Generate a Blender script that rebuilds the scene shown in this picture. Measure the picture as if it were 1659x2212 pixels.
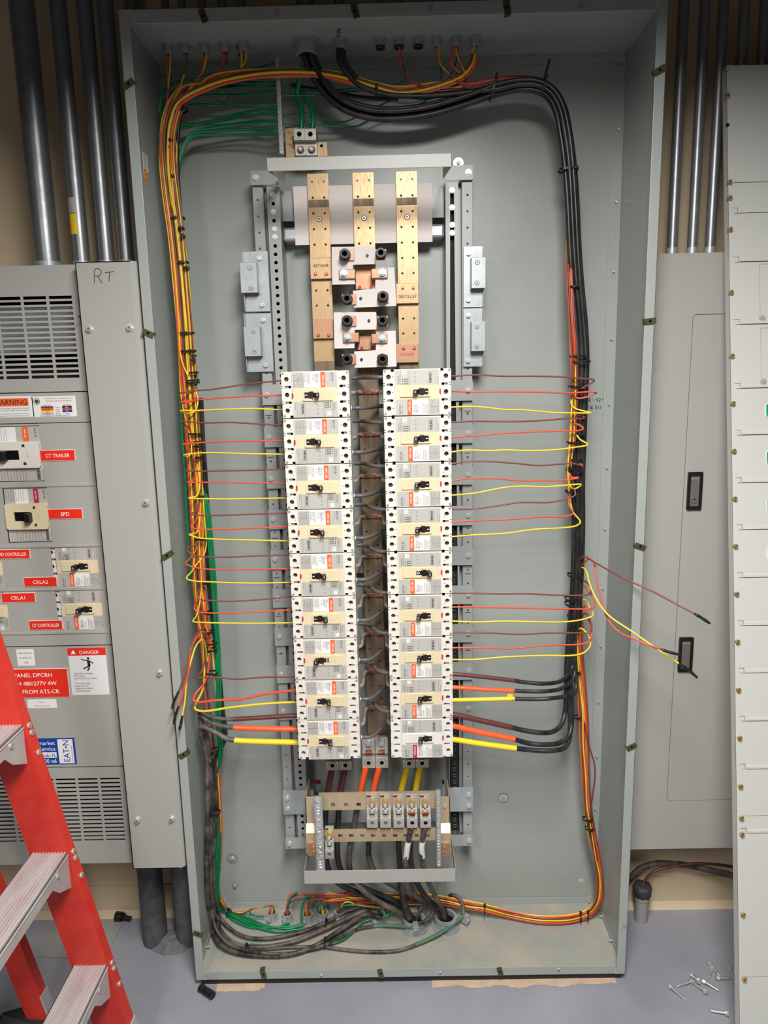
import bpy, math, random
import numpy as np
from mathutils import Vector, Matrix, Euler
random.seed(7)
for o in list(bpy.data.objects): bpy.data.objects.remove(o)
S = bpy.context.scene
C = S.collection
# ------------------------------------------------------------------ camera
FPX = 1556.3656
CAM = Vector((-0.026286, -1.624625, 1.555166))
ROT = Euler((1.387353, 0.022170, 0.004658), 'XYZ')
cd = bpy.data.cameras.new('camera'); cam = bpy.data.objects.new('camera', cd); C.objects.link(cam)
cd.sensor_fit = 'VERTICAL'; cd.sensor_height = 24.0; cd.lens = FPX*24.0/2212.0
cd.clip_start = 0.05; cd.clip_end = 50
cam.location = CAM; cam.rotation_euler = ROT
S.camera = cam
MR = ROT.to_matrix()
# ------------------------------------------------------------------ view, world, room lamps
S.view_settings.view_transform = 'Standard'; S.view_settings.look = 'None'
S.view_settings.gamma = 1.0; S.view_settings.use_curve_mapping = False
S.view_settings.exposure = 0.98
w = bpy.data.worlds.new('world'); S.world = w; w.use_nodes = True
w.node_tree.nodes['Background'].inputs[0].default_value = (0.9, 0.95, 1.0, 1)
w.node_tree.nodes['Background'].inputs[1].default_value = 0.05
def area(name, loc, size, sizey, power, rot=(0, 0, 0), col=(1, .975, .93)):
    l = bpy.data.lights.new(name, 'AREA'); l.shape = 'RECTANGLE'; l.size = size; l.size_y = sizey
    l.energy = power; l.color = col; l.spread = math.radians(168)
    o = bpy.data.objects.new(name, l); C.objects.link(o); o.location = loc; o.rotation_euler = rot
    return o
area('ceiling_lamp_near', (0.12, -1.42, 2.38), 0.32, 1.2, 44)
area('ceiling_lamp_rear', (-0.9, -2.60, 2.44), 0.32, 1.2, 20)

# ------------------------------------------------------------------ helpers
def P(px, py, v=None, ax='y'):
    """the point of the plane y=v (or x=v, z=v) that stands at this place of the photo"""
    d = MR @ Vector(((px-829.5)/FPX, -(py-1106)/FPX, -1.0))
    i = 'xyz'.index(ax)
    t = (v-CAM[i])/d[i]
    return CAM + d*t
def lin(c):
    return c/12.92 if c <= 0.04045 else ((c+0.055)/1.055)**2.4
def rgb(r, g, b): return (lin(r/255), lin(g/255), lin(b/255), 1)
MATS = {}
def mat(name, col, rough=.5, metal=0.0, spec=.5, bump=0, bscale=200, noise=0, nscale=5, ncol=None, stretch=None, coat=0, emit=0):
    if name in MATS: return MATS[name]
    m = bpy.data.materials.new(name); m.use_nodes = True; nt = m.node_tree
    b = nt.nodes['Principled BSDF']
    b.inputs['Base Color'].default_value = col; b.inputs['Roughness'].default_value = rough
    b.inputs['Metallic'].default_value = metal; b.inputs['Specular IOR Level'].default_value = spec
    if coat: b.inputs['Coat Weight'].default_value = coat; b.inputs['Coat Roughness'].default_value = .2
    tc = None
    if bump or noise:
        tc = nt.nodes.new('ShaderNodeTexCoord'); mp = nt.nodes.new('ShaderNodeMapping')
        nt.links.new(tc.outputs['Object'], mp.inputs[0])
        if stretch: mp.inputs['Scale'].default_value = stretch
    if noise:
        n = nt.nodes.new('ShaderNodeTexNoise'); n.inputs['Scale'].default_value = nscale; n.inputs['Detail'].default_value = 6
        n.inputs['Roughness'].default_value = .65
        nt.links.new(mp.outputs[0], n.inputs['Vector'])
        r = nt.nodes.new('ShaderNodeValToRGB'); r.color_ramp.elements[0].position = .38; r.color_ramp.elements[1].position = .68
        r.color_ramp.elements[0].color = col
        nc = ncol or (col[0]*.6, col[1]*.6, col[2]*.6, 1)
        r.color_ramp.elements[1].color = [col[i]*(1-noise)+nc[i]*noise for i in range(3)]+[1]
        nt.links.new(n.outputs['Fac'], r.inputs[0]); nt.links.new(r.outputs[0], b.inputs['Base Color'])
        mr = nt.nodes.new('ShaderNodeMapRange'); mr.inputs[3].default_value = max(0, rough-.08); mr.inputs[4].default_value = min(1, rough+.12)
        nt.links.new(n.outputs['Fac'], mr.inputs[0]); nt.links.new(mr.outputs[0], b.inputs['Roughness'])
    if bump:
        n2 = nt.nodes.new('ShaderNodeTexNoise'); n2.inputs['Scale'].default_value = bscale; n2.inputs['Detail'].default_value = 2
        nt.links.new(mp.outputs[0], n2.inputs['Vector'])
        bp = nt.nodes.new('ShaderNodeBump'); bp.inputs['Strength'].default_value = bump; bp.inputs['Distance'].default_value = .001
        nt.links.new(n2.outputs['Fac'], bp.inputs['Height']); nt.links.new(bp.outputs[0], b.inputs['Normal'])
    MATS[name] = m
    return m
PAINT = mat('grey_enclosure_paint', rgb(151, 157, 154), .33, 0, .5, bump=.12, bscale=260, noise=.14, nscale=3.0, ncol=rgb(190, 188, 180))
PAINTD = mat('dusty_grey_paint', rgb(142, 147, 141), .5, 0, .4, bump=.1, bscale=260, noise=.7, nscale=5.5, ncol=rgb(180, 164, 146))
COVER = mat('grey_cover_paint', rgb(160, 160, 154), .42, 0, .5, bump=.10, bscale=400)
COVERD = mat('darker_grey_cover_paint', rgb(140, 141, 138), .42, 0, .5, bump=.10, bscale=400)
LCOVER = mat('light_grey_cover_paint', rgb(188, 189, 184), .45, 0, .5, bump=.08, bscale=400)
RAIL = mat('grey_rail_paint', rgb(155, 159, 158), .42, .1, .5)
GALV = mat('zinc_plated_steel', rgb(176, 183, 185), .38, .45, .5, noise=.4, nscale=22, ncol=rgb(125, 135, 138))
GALVC = mat('galvanised_conduit', rgb(150, 152, 156), .36, .7, .5, bump=.12, bscale=90, noise=.5, nscale=14, ncol=rgb(110, 110, 114))
OLDC = mat('weathered_conduit', rgb(110, 112, 116), .6, .45, .5, bump=.5, bscale=120, noise=.8, nscale=30, ncol=rgb(70, 72, 78))
STEEL = mat('bright_steel', rgb(196, 198, 198), .36, .5, .5)
ALU = mat('machined_aluminium', rgb(188, 186, 178), .42, .5, .5, bump=.1, bscale=300)
ALUL = mat('ladder_aluminium', rgb(200, 197, 196), .38, .35, .5, noise=.45, nscale=7, ncol=rgb(176, 128, 132), stretch=(6, 1, 1))
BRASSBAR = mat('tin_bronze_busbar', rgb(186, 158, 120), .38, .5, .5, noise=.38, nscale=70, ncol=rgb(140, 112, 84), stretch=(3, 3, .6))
DARKBAR = mat('dark_busbar', rgb(126, 108, 88), .5, .35, .5, noise=.7, nscale=9, ncol=rgb(88, 74, 60), stretch=(9, 9, 1))  # darker grey-brown for the lower bars, bands, studs and saddles
COPPER = mat('copper_plate', rgb(184, 144, 118), .40, .5, .5, noise=.5, nscale=12, ncol=rgb(170, 100, 70))
GOLDB = mat('gold_plated_bar', rgb(198, 182, 150), .36, .45, .5, noise=.6, nscale=8, ncol=rgb(182, 146, 112), stretch=(3, 3, 1))
BRASS = mat('brass_screw', rgb(196, 166, 112), .34, .6, .5)
OLIVE = mat('olive_clip_plating', rgb(92, 96, 62), .4, .6, .5, noise=.5, nscale=60)
CREAM = mat('cream_plastic', rgb(214, 209, 200), .5, 0, .45)
BEIGE = mat('beige_plastic', rgb(210, 197, 164), .5, 0, .45)
WPLAS = mat('white_plastic', rgb(216, 214, 208), .5, 0, .45)
SILVER = mat('silver_label', rgb(184, 182, 176), .42, .15, .5)
LWHITE = mat('white_label', rgb(222, 222, 222), .5)
CARD = mat('white_insulator_card', rgb(214, 208, 206), .6)
ORANGEL = mat('orange_label', rgb(232, 96, 40), .45)
CRIMS = mat('crimson_label', rgb(178, 34, 58), .45)
REDTAB = mat('red_tab', rgb(196, 40, 44), .45)
REDP = mat('red_nameplate', rgb(222, 44, 28), .35)
INK = mat('black_ink', rgb(24, 24, 26), .6)
INKL = mat('grey_ink', rgb(95, 95, 95), .6)
INKG = mat('embossed_shade_plastic', rgb(205, 188, 148), .5)
WHITEI = mat('white_ink', rgb(245, 243, 240), .5)
BLACKP = mat('black_plastic', rgb(22, 22, 24), .38, 0, .5)
HOLE = mat('hole_shade', rgb(12, 12, 12), .9, 0, .1)  # near-black in place of the shade inside holes and recesses
BLUEL = mat('blue_sticker', rgb(10, 62, 150), .4)
YELL = mat('yellow_ink', rgb(240, 200, 40), .5)
GREENL = mat('green_nameplate', rgb(0, 150, 90), .4)
LENS = mat('red_rubber', rgb(90, 20, 26), .5)
W_BR = mat('brown_insulation', rgb(124, 66, 56), .38, 0, .5)
W_OR = mat('orange_insulation', rgb(216, 82, 54), .36, 0, .5)
W_YE = mat('yellow_insulation', rgb(228, 198, 46), .36, 0, .5)
W_GR = mat('green_insulation', rgb(0, 122, 72), .36, 0, .5)
W_GY = mat('grey_insulation', rgb(92, 90, 90), .42, 0, .5)
W_BK = mat('black_insulation', rgb(24, 24, 27), .36, 0, .5, noise=.16, nscale=26, ncol=rgb(120, 112, 110), stretch=(1, 1, .35))
W_DU = mat('dusty_black_insulation', rgb(38, 36, 37), .5, 0, .4, noise=.62, nscale=22, ncol=rgb(140, 128, 120))
SLEEVE = mat('clear_sleeve', rgb(158, 140, 128), .3, 0, .5)
T_BR = mat('brown_tape', rgb(92, 48, 46), .35, bump=.5, bscale=60)
T_OR = mat('orange_tape', rgb(240, 92, 44), .35, bump=.5, bscale=60)
T_YE = mat('yellow_tape', rgb(238, 206, 40), .35, bump=.5, bscale=60)
T_GR = mat('dusty_green_tape', rgb(58, 112, 84), .5, noise=.6, nscale=30, ncol=rgb(120, 118, 104))
T_WH = mat('white_tape', rgb(215, 212, 210), .5)
LRED = mat('red_fibreglass', rgb(206, 42, 30), .45, 0, .5, bump=.4, bscale=500, noise=.25, nscale=20, ncol=rgb(240, 90, 70))
WALLM = mat('beige_wall_paint', rgb(206, 186, 156), .7, 0, .3, bump=.15, bscale=120)
BASEM = mat('beige_cove_base', rgb(196, 178, 150), .55, 0, .4)
PUTTY = mat('grey_putty', rgb(104, 104, 108), .8, bump=1, bscale=60)
DSEAL = mat('dark_duct_seal', rgb(52, 52, 54), .6, bump=.8, bscale=80)

class MB:
    """collects shapes and builds them as one mesh object"""
    def __init__(s): s.v = []; s.f = []; s.m = []; s.s = []; s.ms = []
    def mi(s, m):
        if m not in s.ms: s.ms.append(m)
        return s.ms.index(m)
    def add(s, vs, fs, m, smooth=False, M=None):
        b = len(s.v); k = s.mi(m)
        for q in vs: s.v.append(tuple(M @ Vector(q)) if M is not None else tuple(q))
        for q in fs: s.f.append(tuple(b+i for i in q)); s.m.append(k); s.s.append(smooth)
        return s
    def box(s, x0, x1, y0, y1, z0, z1, m, M=None):
        if x0 > x1: x0, x1 = x1, x0
        if y0 > y1: y0, y1 = y1, y0
        if z0 > z1: z0, z1 = z1, z0
        v = [(x, y, z) for x in (x0, x1) for y in (y0, y1) for z in (z0, z1)]
        f = [(0, 1, 3, 2), (4, 6, 7, 5), (0, 4, 5, 1), (2, 3, 7, 6), (0, 2, 6, 4), (1, 5, 7, 3)]
        return s.add(v, f, m, False, M)
    def cyl(s, p0, p1, r, m, n=16, r1=None, caps=True):
        p0 = Vector(p0); p1 = Vector(p1); r1 = r if r1 is None else r1
        d = (p1-p0).normalized(); a = d.orthogonal().normalized(); b = d.cross(a)
        vs = []
        for k in range(n):
            t = 2*math.pi*k/n; e = a*math.cos(t)+b*math.sin(t)
            vs += [p0+e*r, p1+e*r1]
        fs = [(2*k, 2*((k+1) % n), 2*((k+1) % n)+1, 2*k+1) for k in range(n)]
        s.add(vs, fs, m, n > 8)
        if caps:
            s.add([vs[2*k] for k in range(n)], [tuple(range(n-1, -1, -1))], m)
            s.add([vs[2*k+1] for k in range(n)], [tuple(range(n))], m)
        return s
    def ring(s, p0, p1, r, ri, m, n=20):
        """tube with a wall: a collar"""
        p0 = Vector(p0); p1 = Vector(p1)
        d = (p1-p0).normalized(); a = d.orthogonal().normalized(); b = d.cross(a)
        vs = []
        for k in range(n):
            t = 2*math.pi*k/n; e = a*math.cos(t)+b*math.sin(t)
            vs += [p0+e*r, p1+e*r, p1+e*ri, p0+e*ri]
        fs = []
        for k in range(n):
            j = (k+1) % n
            for q in range(4):
                fs.append((4*k+q, 4*j+q, 4*j+(q+1) % 4, 4*k+(q+1) % 4))
        return s.add(vs, fs, m, False)
    def tube(s, pts, r, m, n=8, sub=6, caps=True, radii=None, smoothpath=True):
        pts = [Vector(p) for p in pts]
        q = smooth(pts, sub) if smoothpath and len(pts) > 2 else pts
        N = len(q); vs = []
        t0 = (q[1]-q[0]).normalized(); a = t0.orthogonal().normalized()
        for i in range(N):
            t = (q[min(i+1, N-1)]-q[max(i-1, 0)])
            if t.length < 1e-9: t = t0
            t = t.normalized()
            a = (a - t*a.dot(t))
            a = a.normalized() if a.length > 1e-6 else t.orthogonal().normalized()
            b = t.cross(a)
            rr = r if radii is None else radii[min(len(radii)-1, int(i*len(radii)/N))]
            for k in range(n):
                th = 2*math.pi*k/n
                vs.append(q[i]+(a*math.cos(th)+b*math.sin(th))*rr)
        fs = [(i*n+k, i*n+(k+1) % n, (i+1)*n+(k+1) % n, (i+1)*n+k) for i in range(N-1) for k in range(n)]
        s.add(vs, fs, m, True)
        if caps:
            s.add(vs[:n], [tuple(range(n-1, -1, -1))], m); s.add(vs[-n:], [tuple(range(n))], m)
        return s
    def plate(s, outline, holes, y0, y1, m, M=None):
        """flat plate in the x-z plane with holes cut through; y0 is the face towards the room"""
        v, f = plate_geo(outline, holes, abs(y1-y0))
        yc = (y0+y1)/2
        return s.add([(a, yc-c, b) for a, b, c in v], f, m, False, M)
    def prism(s, outline, y0, y1, m, M=None):
        n = len(outline)
        vs = [(x, y0, z) for x, z in outline]+[(x, y1, z) for x, z in outline]
        fs = [tuple(range(n)), tuple(range(2*n-1, n-1, -1))]+[(k, k+n, (k+1) % n+n, (k+1) % n) for k in range(n)]
        return s.add(vs, fs, m, False, M)
    def text(s, txt, x, z, y, size, m, rot=0, align='LEFT', sx=1.0, M=None):
        v, f = text_geo(txt, align)
        c, sn = math.cos(rot), math.sin(rot); out = []
        for a, b, d in v:
            a *= size*sx; b *= size
            out.append((x+a*c-b*sn, y-d*.0003, z+a*sn+b*c))
        return s.add(out, f, m, False, M)
    def build(s, name, parent=None, bevel=0, seg=2):
        me = bpy.data.meshes.new(name); me.from_pydata(s.v, [], s.f)
        for m in s.ms: me.materials.append(m)
        me.polygons.foreach_set('material_index', s.m); me.polygons.foreach_set('use_smooth', s.s)
        me.update()
        o = bpy.data.objects.new(name, me); C.objects.link(o)
        if parent is not None: o.parent = parent
        if bevel:
            b = o.modifiers.new('bevel', 'BEVEL'); b.width = bevel; b.segments = seg; b.limit_method = 'ANGLE'; b.angle_limit = math.radians(50)
        return o
def smooth(p, sub):
    out = []
    n = len(p)
    for i in range(n-1):
        p0 = p[max(i-1, 0)]; p1 = p[i]; p2 = p[i+1]; p3 = p[min(i+2, n-1)]
        # centripetal catmull-rom
        def al(a, b): return max((b-a).length, 1e-6)**.5
        t0 = 0; t1 = t0+al(p0, p1) if i > 0 else al(p1, p2); t2 = t1+al(p1, p2); t3 = t2+(al(p2, p3) if i < n-2 else al(p1, p2))
        if i == 0: p0 = p1*2-p2
        if i == n-2: p3 = p2*2-p1
        for k in range(sub):
            t = t1+(t2-t1)*k/sub
            A1 = p0*((t1-t)/(t1-t0))+p1*((t-t0)/(t1-t0)); A2 = p1*((t2-t)/(t2-t1))+p2*((t-t1)/(t2-t1)); A3 = p2*((t3-t)/(t3-t2))+p3*((t-t2)/(t3-t2))
            B1 = A1*((t2-t)/(t2-t0))+A2*((t-t0)/(t2-t0)); B2 = A2*((t3-t)/(t3-t1))+A3*((t-t1)/(t3-t1))
            out.append(B1*((t2-t)/(t2-t1))+B2*((t-t1)/(t2-t1)))
    out.append(p[-1].copy())
    return out
PC = {}
def plate_geo(outline, holes, th):
    key = (tuple(outline), tuple(tuple(h) for h in holes), round(th, 5))
    if key in PC: return PC[key]
    cu = bpy.data.curves.new('tmp', 'CURVE'); cu.dimensions = '2D'; cu.fill_mode = 'BOTH'; cu.extrude = th/2
    for ring in [outline]+list(holes):
        sp = cu.splines.new('POLY'); sp.points.add(len(ring)-1)
        for q, (a, b) in zip(sp.points, ring): q.co = (a, b, 0, 1)
        sp.use_cyclic_u = True
    o = bpy.data.objects.new('tmp', cu); me = bpy.data.meshes.new_from_object(o)
    r = ([tuple(v.co) for v in me.vertices], [tuple(p.vertices) for p in me.polygons])
    bpy.data.objects.remove(o); bpy.data.curves.remove(cu); bpy.data.meshes.remove(me)
    PC[key] = r
    return r
TC = {}
def text_geo(t, align):
    if (t, align) in TC: return TC[(t, align)]
    cu = bpy.data.curves.new('tmp', 'FONT'); cu.body = t; cu.size = 1; cu.align_x = align; cu.resolution_u = 2
    o = bpy.data.objects.new('tmp', cu); me = bpy.data.meshes.new_from_object(o)
    r = ([tuple(v.co) for v in me.vertices], [tuple(p.vertices) for p in me.polygons])
    bpy.data.objects.remove(o); bpy.data.curves.remove(cu); bpy.data.meshes.remove(me)
    TC[(t, align)] = r
    return r
def circ(x, z, r, n=14, sz=1.0): return [(x+r*math.cos(2*math.pi*k/n), z+r*sz*math.sin(2*math.pi*k/n)) for k in range(n)]
def rect(x0, x1, z0, z1): return [(x0, z0), (x1, z0), (x1, z1), (x0, z1)]
def rrect(x0, x1, z0, z1, r, n=4):
    out = []
    for cx, cz, a in ((x1-r, z1-r, 0), (x0+r, z1-r, 90), (x0+r, z0+r, 180), (x1-r, z0+r, 270)):
        for k in range(n+1):
            t = math.radians(a+90*k/n); out.append((cx+r*math.cos(t), cz+r*math.sin(t)))
    return out
def slot(x0, x1, z, r, n=5):
    out = []
    for cx, a in ((x1, -90), (x0, 90)):
        for k in range(n+1):
            t = math.radians(a+180*k/n); out.append((cx+r*math.cos(t), z+r*math.sin(t)))
    return out
def tag(o, label, cat, group=None, kind=None):
    o['label'] = label; o['category'] = cat
    if group: o['group'] = group
    if kind: o['kind'] = kind
    return o
def struct(o): o['kind'] = 'structure'; return o
def thing(name, loc=(0, 0, 0), rot=(0, 0, 0)):
    o = bpy.data.objects.new(name, None); C.objects.link(o); o.location = loc; o.rotation_euler = rot; o.empty_display_size = .02
    return o
def dup(root, loc, rot=None):
    r = root.copy(); C.objects.link(r); r.location = loc
    if rot is not None: r.rotation_euler = rot
    for ch in list(root.children):
        c = ch.copy(); C.objects.link(c); c.parent = r
        for g in list(ch.children):
            d = g.copy(); C.objects.link(d); d.parent = c
    return r
def hexbolt(b, x, y, z, r, m, washer=None, h=.005):
    """hex head towards -y"""
    if washer: b.cyl((x, y, z), (x, y-.0015, z), washer, m, 18)
    b.cyl((x, y-.001, z), (x, y-.001-h, z), r, m, 6)
    b.cyl((x, y-.001-h, z), (x, y-.0018-h, z), r*.55, m, 12)
def phillips(b, x, y, z, r, m):
    b.cyl((x, y, z), (x, y-r*.45, z), r, m, 16, r1=r*.7)
    for a in (45, 135):
        c, s = math.cos(math.radians(a))*r*.45, math.sin(math.radians(a))*r*.45
        q = r*.45+.0002
        b.add([(x-c-s*.25, y-q, z-s+c*.25), (x-c+s*.25, y-q, z-s-c*.25), (x+c+s*.25, y-q, z+s-c*.25), (x+c-s*.25, y-q, z+s+c*.25)], [(0, 1, 2, 3)], INK)
# ------------------------------------------------------------------ room
BH = 2.2845; BZ = 0.02; BT = BZ+BH; HW = .559; WY = .265
m_floor = bpy.data.materials.new('grey_epoxy_floor'); m_floor.use_nodes = True
def floor_mat(m):
    nt = m.node_tree; b = nt.nodes['Principled BSDF']; b.inputs['Roughness'].default_value = .42
    tc = nt.nodes.new('ShaderNodeTexCoord'); n = nt.nodes.new('ShaderNodeTexNoise'); n.inputs['Scale'].default_value = 4; n.inputs['Detail'].default_value = 8
    nt.links.new(tc.outputs['Object'], n.inputs['Vector'])
    r = nt.nodes.new('ShaderNodeValToRGB'); r.color_ramp.elements[0].position = .3; r.color_ramp.elements[1].position = .75
    r.color_ramp.elements[0].color = rgb(130, 130, 140); r.color_ramp.elements[1].color = rgb(148, 148, 156)
    nt.links.new(n.outputs['Fac'], r.inputs[0])
    v = nt.nodes.new('ShaderNodeTexVoronoi'); v.inputs['Scale'].default_value = 26
    nt.links.new(tc.outputs['Object'], v.inputs['Vector'])
    lt = nt.nodes.new('ShaderNodeMath'); lt.operation = 'LESS_THAN'; lt.inputs[1].default_value = .035
    nt.links.new(v.outputs['Distance'], lt.inputs[0])
    wn = nt.nodes.new('ShaderNodeMath'); wn.operation = 'GREATER_THAN'; wn.inputs[1].default_value = .8
    sp = nt.nodes.new('ShaderNodeSeparateColor'); nt.links.new(v.outputs['Color'], sp.inputs[0]); nt.links.new(sp.outputs[0], wn.inputs[0])
    mu = nt.nodes.new('ShaderNodeMath'); mu.operation = 'MULTIPLY'; nt.links.new(lt.outputs[0], mu.inputs[0]); nt.links.new(wn.outputs[0], mu.inputs[1])
    mx = nt.nodes.new('ShaderNodeMix'); mx.data_type = 'RGBA'
    nt.links.new(mu.outputs[0], mx.inputs['Factor']); nt.links.new(r.outputs[0], mx.inputs['A']); mx.inputs['B'].default_value = rgb(215, 212, 205)
    nt.links.new(mx.outputs['Result'], b.inputs['Base Color'])
floor_mat(m_floor)
struct(MB().box(-2.6, 2.6, -3.4, .45, -.1, 0, m_floor).build('floor'))
struct(MB().box(-2.6, 2.6, WY, .45, 0, 3.0, WALLM).build('wall_back'))
FARW = mat('far_wall_grey', rgb(84, 80, 74), .7)
struct(MB().box(-2.7, -2.6, -3.4, .45, 0, 3.0, FARW).build('wall_left'))
struct(MB().box(2.6, 2.7, -3.4, .45, 0, 3.0, FARW).build('wall_right'))
struct(MB().box(-2.7, 2.7, -3.5, -3.4, 0, 3.0, FARW).build('wall_front'))
CEILM = mat('dark_ceiling', rgb(70, 68, 66), .8)
struct(MB().box(-2.7, 2.7, -3.5, .45, 3.0, 3.1, CEILM).build('ceiling'))
b = MB(); b.box(-2.6, 2.6, WY-.004, WY, .02, .10, BASEM)
b.add([(-2.6, WY-.004, .02), (2.6, WY-.004, .02), (2.6, WY-.016, 0), (-2.6, WY-.016, 0), (-2.6, WY, 0), (2.6, WY, 0)], [(3, 2, 1, 0), (0, 1, 5, 4)], BASEM)
struct(b.build('baseboard_back'))
# unpainted strip of concrete floor left along the front of the cabinet
TANC = mat('bare_tan_concrete', rgb(196, 172, 148), .8, noise=.5, nscale=30)
b = MB()
rq = random.Random(11)
for k in range(100):
    u = k/99; x = -.505+u*1.03
    dpt = .006+.008*(u < .11)+.003*rq.random()+(.012*max(0, math.sin((u-.52)/.46*math.pi))**.5 if u > .52 else 0)*(.55+.45*math.sin(u*60))
    if .12 < u < .54: continue
    b.add([(x, .03, .0006), (x+.0105, .03, .0006), (x+.0105, -dpt, .0006), (x, -dpt, .0006)], [(0, 3, 2, 1)], TANC)
tag(b.build('bare_concrete_patch'), 'strip of bare tan concrete on the floor along the front edge of the open cabinet', 'floor patch')

# ------------------------------------------------------------------ panelboard cabinet
box = tag(thing('electrical_cabinet', (0, 0, 0)), 'tall open grey steel electrical cabinet with wires and breakers inside', 'electrical cabinet')
T = .002; BD = .262; FW = .022
def pb(name, bld, bevel=0): return bld.build(name, box, bevel)
b = MB().plate(rect(-HW, HW, BZ, BT), [circ(P(1306, 188, .26).x, P(1306, 188, .26).z, .0065), circ(P(1255, 1901, .26).x, P(1255, 1901, .26).z, .008)], .26, BD, PAINT)
pb('back_panel', b)
for s in (-1, 1):
    b = MB().box(s*HW, s*(HW-T), 0, BD, BZ, BT, PAINT)
    b.box(s*HW, s*(HW-FW), 0, T, BZ, BT, PAINT)               # front return
    b.box(s*(HW-T), s*(HW-.030), .2575, .2595, BZ+.004, BT-.03, PAINT)  # lip over back
    pb('side_panel', b, .0008)
b = MB().box(-HW+T, HW-T, .0005, BD, BT-T, BT, PAINT).box(-HW+.027, HW-.027, .0005, .0025, BT-.027, BT, PAINT)
b.box(-HW+.004, HW-.004, .2555, .2575, BT-.022, BT-T, PAINT)
pb('top_panel', b, .0008)
b = MB().box(-HW+T, HW-T, .0005, BD, BZ, BZ+T, PAINTD).box(-HW+.027, HW-.027, .0005, .0025, BZ, BZ+.025, PAINT)
b.box(-HW+.004, HW-.004, .2555, .2575, BZ+T, BZ+.022, PAINT)
for s in (-1, 1): b.box(s*(HW-T-.0005), s*(HW-T-.002), .006, .256, BZ+T, BZ+.022, PAINT)
pb('bottom_panel', b, .0008)
pb('base_gap_filler', MB().box(-HW+.01, HW-.006, .009, .25, 0, BZ, mat('base_gap_shade', rgb(40, 38, 36), .7)))  # added block, near-black in place of the shade under the cabinet
# spring nut clips
clips = [(278, 182, 30), (320, 720, -25), (361, 1200, 30), (397, 1630, 30), (428, 2017, -22), (1425, 152, 28), (1404, 694, 5), (1383, 1181, -20), (1364, 1613, 28),
         (439, 35, 108), (767, 25, 105), (1095, 17, 100), (569, 2104, 100), (822, 2102, 102), (1080, 2098, 104)]
for px, py, a in clips:
    p = P(px, py, 0)
    Mx = Matrix.Translation(p) @ Matrix.Rotation(-math.radians(a), 4, 'Y')
    b = MB().plate(rect(-.013, .013, -.0065, .0065), [circ(0, 0, .003, 12)], -.0025, -.0005, OLIVE, Mx)
    b.cyl(Mx @ Vector((0, -.0004, 0)), Mx @ Vector((0, .0004, 0)), .0033, HOLE, 12)
    sg = 1 if px < 800 else -1
    b.box(.011*sg, .013*sg, -.002, .010, -.0065, .0065, OLIVE, Mx)
    pb('spring_clip', b)
for px, py in [(600, 30), (930, 20), (1257, 14), (1349, 2002)]:
    p = P(px, py, 0); pb('knockout_plug', MB().cyl((p.x, -.0006, p.z), (p.x, .0006, p.z), .0058, COVERD, 16))
for px, py in [(694, 2108), (951, 2102), (1207, 2095)]:
    p = P(px, py, 0); b = MB(); phillips(b, p.x, .0004, p.z, .0045, GALV); pb('flange_screw', b)
# rivets and fixing studs
za, zb = P(1339.3, 280.8, .2575).z, P(1289.6, 1746, .2575).z
for k in range(16):
    z = za+(zb-za)*(k-1)/11.0
    if .05 < z < BT-.05:
        for s in (1, -1): pb('rivet', MB().cyl((s*(HW-.016), .2575, z), (s*(HW-.016), .251, z), .0026, STEEL, 8))
for px, py in [(1350, 188), (1160, 1957), (1271, 1945), (1282, 1928), (490, 1960), (496, 1958), (609, 1958), (486, 1944)]:
    p = P(px, py, .2555); pb('fixing_stud', MB().cyl((p.x, .2555, p.z), (p.x, .247, p.z+.001), .0022, STEEL, 8))
for s in (-1, 1):
    for y in (.10, .19): pb('fixing_stud', MB().cyl((s*(HW-.002), y, BZ+.012), (s*(HW-.012), y, BZ+.012), .0028, STEEL, 8))
for px, py in [(1148, 124), (1159, 122), (916, 134)]:
    p = P(px, min(py, 130), .2555); pb('fixing_stud', MB().cyl((p.x, .2555, p.z), (p.x, .249, p.z), .0022, STEEL, 8))
for px, py in [(502, 1854), (1087, 1723), (508, 1912), (480, 208), (990, 352)]:
    p = P(px, py, .26); r = .0135 if py not in (1912,) else .007
    b = MB().cyl((p.x, .26, p.z), (p.x, .2580, p.z), r, STEEL, 20).ring((p.x, .26, p.z), (p.x, .2578, p.z), r*1.06, r*.97, INKL, 24); hexbolt(b, p.x, .2588, p.z, .0045, GALV); pb('mounting_bolt', b)
# stickers inside the left side
xs = -HW+T+.0004
def sidelabel(name, py0, py1, y0, y1, m):
    pass
b = MB(); z1 = P(312, 320, -HW+T, 'x').z; 
pA = P(312, 345, -HW+T, 'x')
b.box(xs-.0003, xs+.0002, max(.03, pA.y-.012), pA.y+.022, pA.z-.024, pA.z+.014, LWHITE)
for k in range(6): b.box(xs, xs+.0004, pA.y-.008, pA.y+.016-.004*(k % 3), pA.z+.009-.005*k, pA.z+.0098-.005*k, INKL)
pb('certification_label', b)
pB = P(314, 378, -HW+T, 'x'); b = MB()
b.cyl((xs-.0003, pB.y, pB.z), (xs+.0003, pB.y, pB.z), .013, YELL, 24); b.ring((xs, pB.y, pB.z), (xs+.0005, pB.y, pB.z), .012, .0095, REDP); b.cyl((xs, pB.y, pB.z), (xs+.0005, pB.y, pB.z), .004, REDP, 12)
pb('round_inspection_sticker', b)
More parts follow.
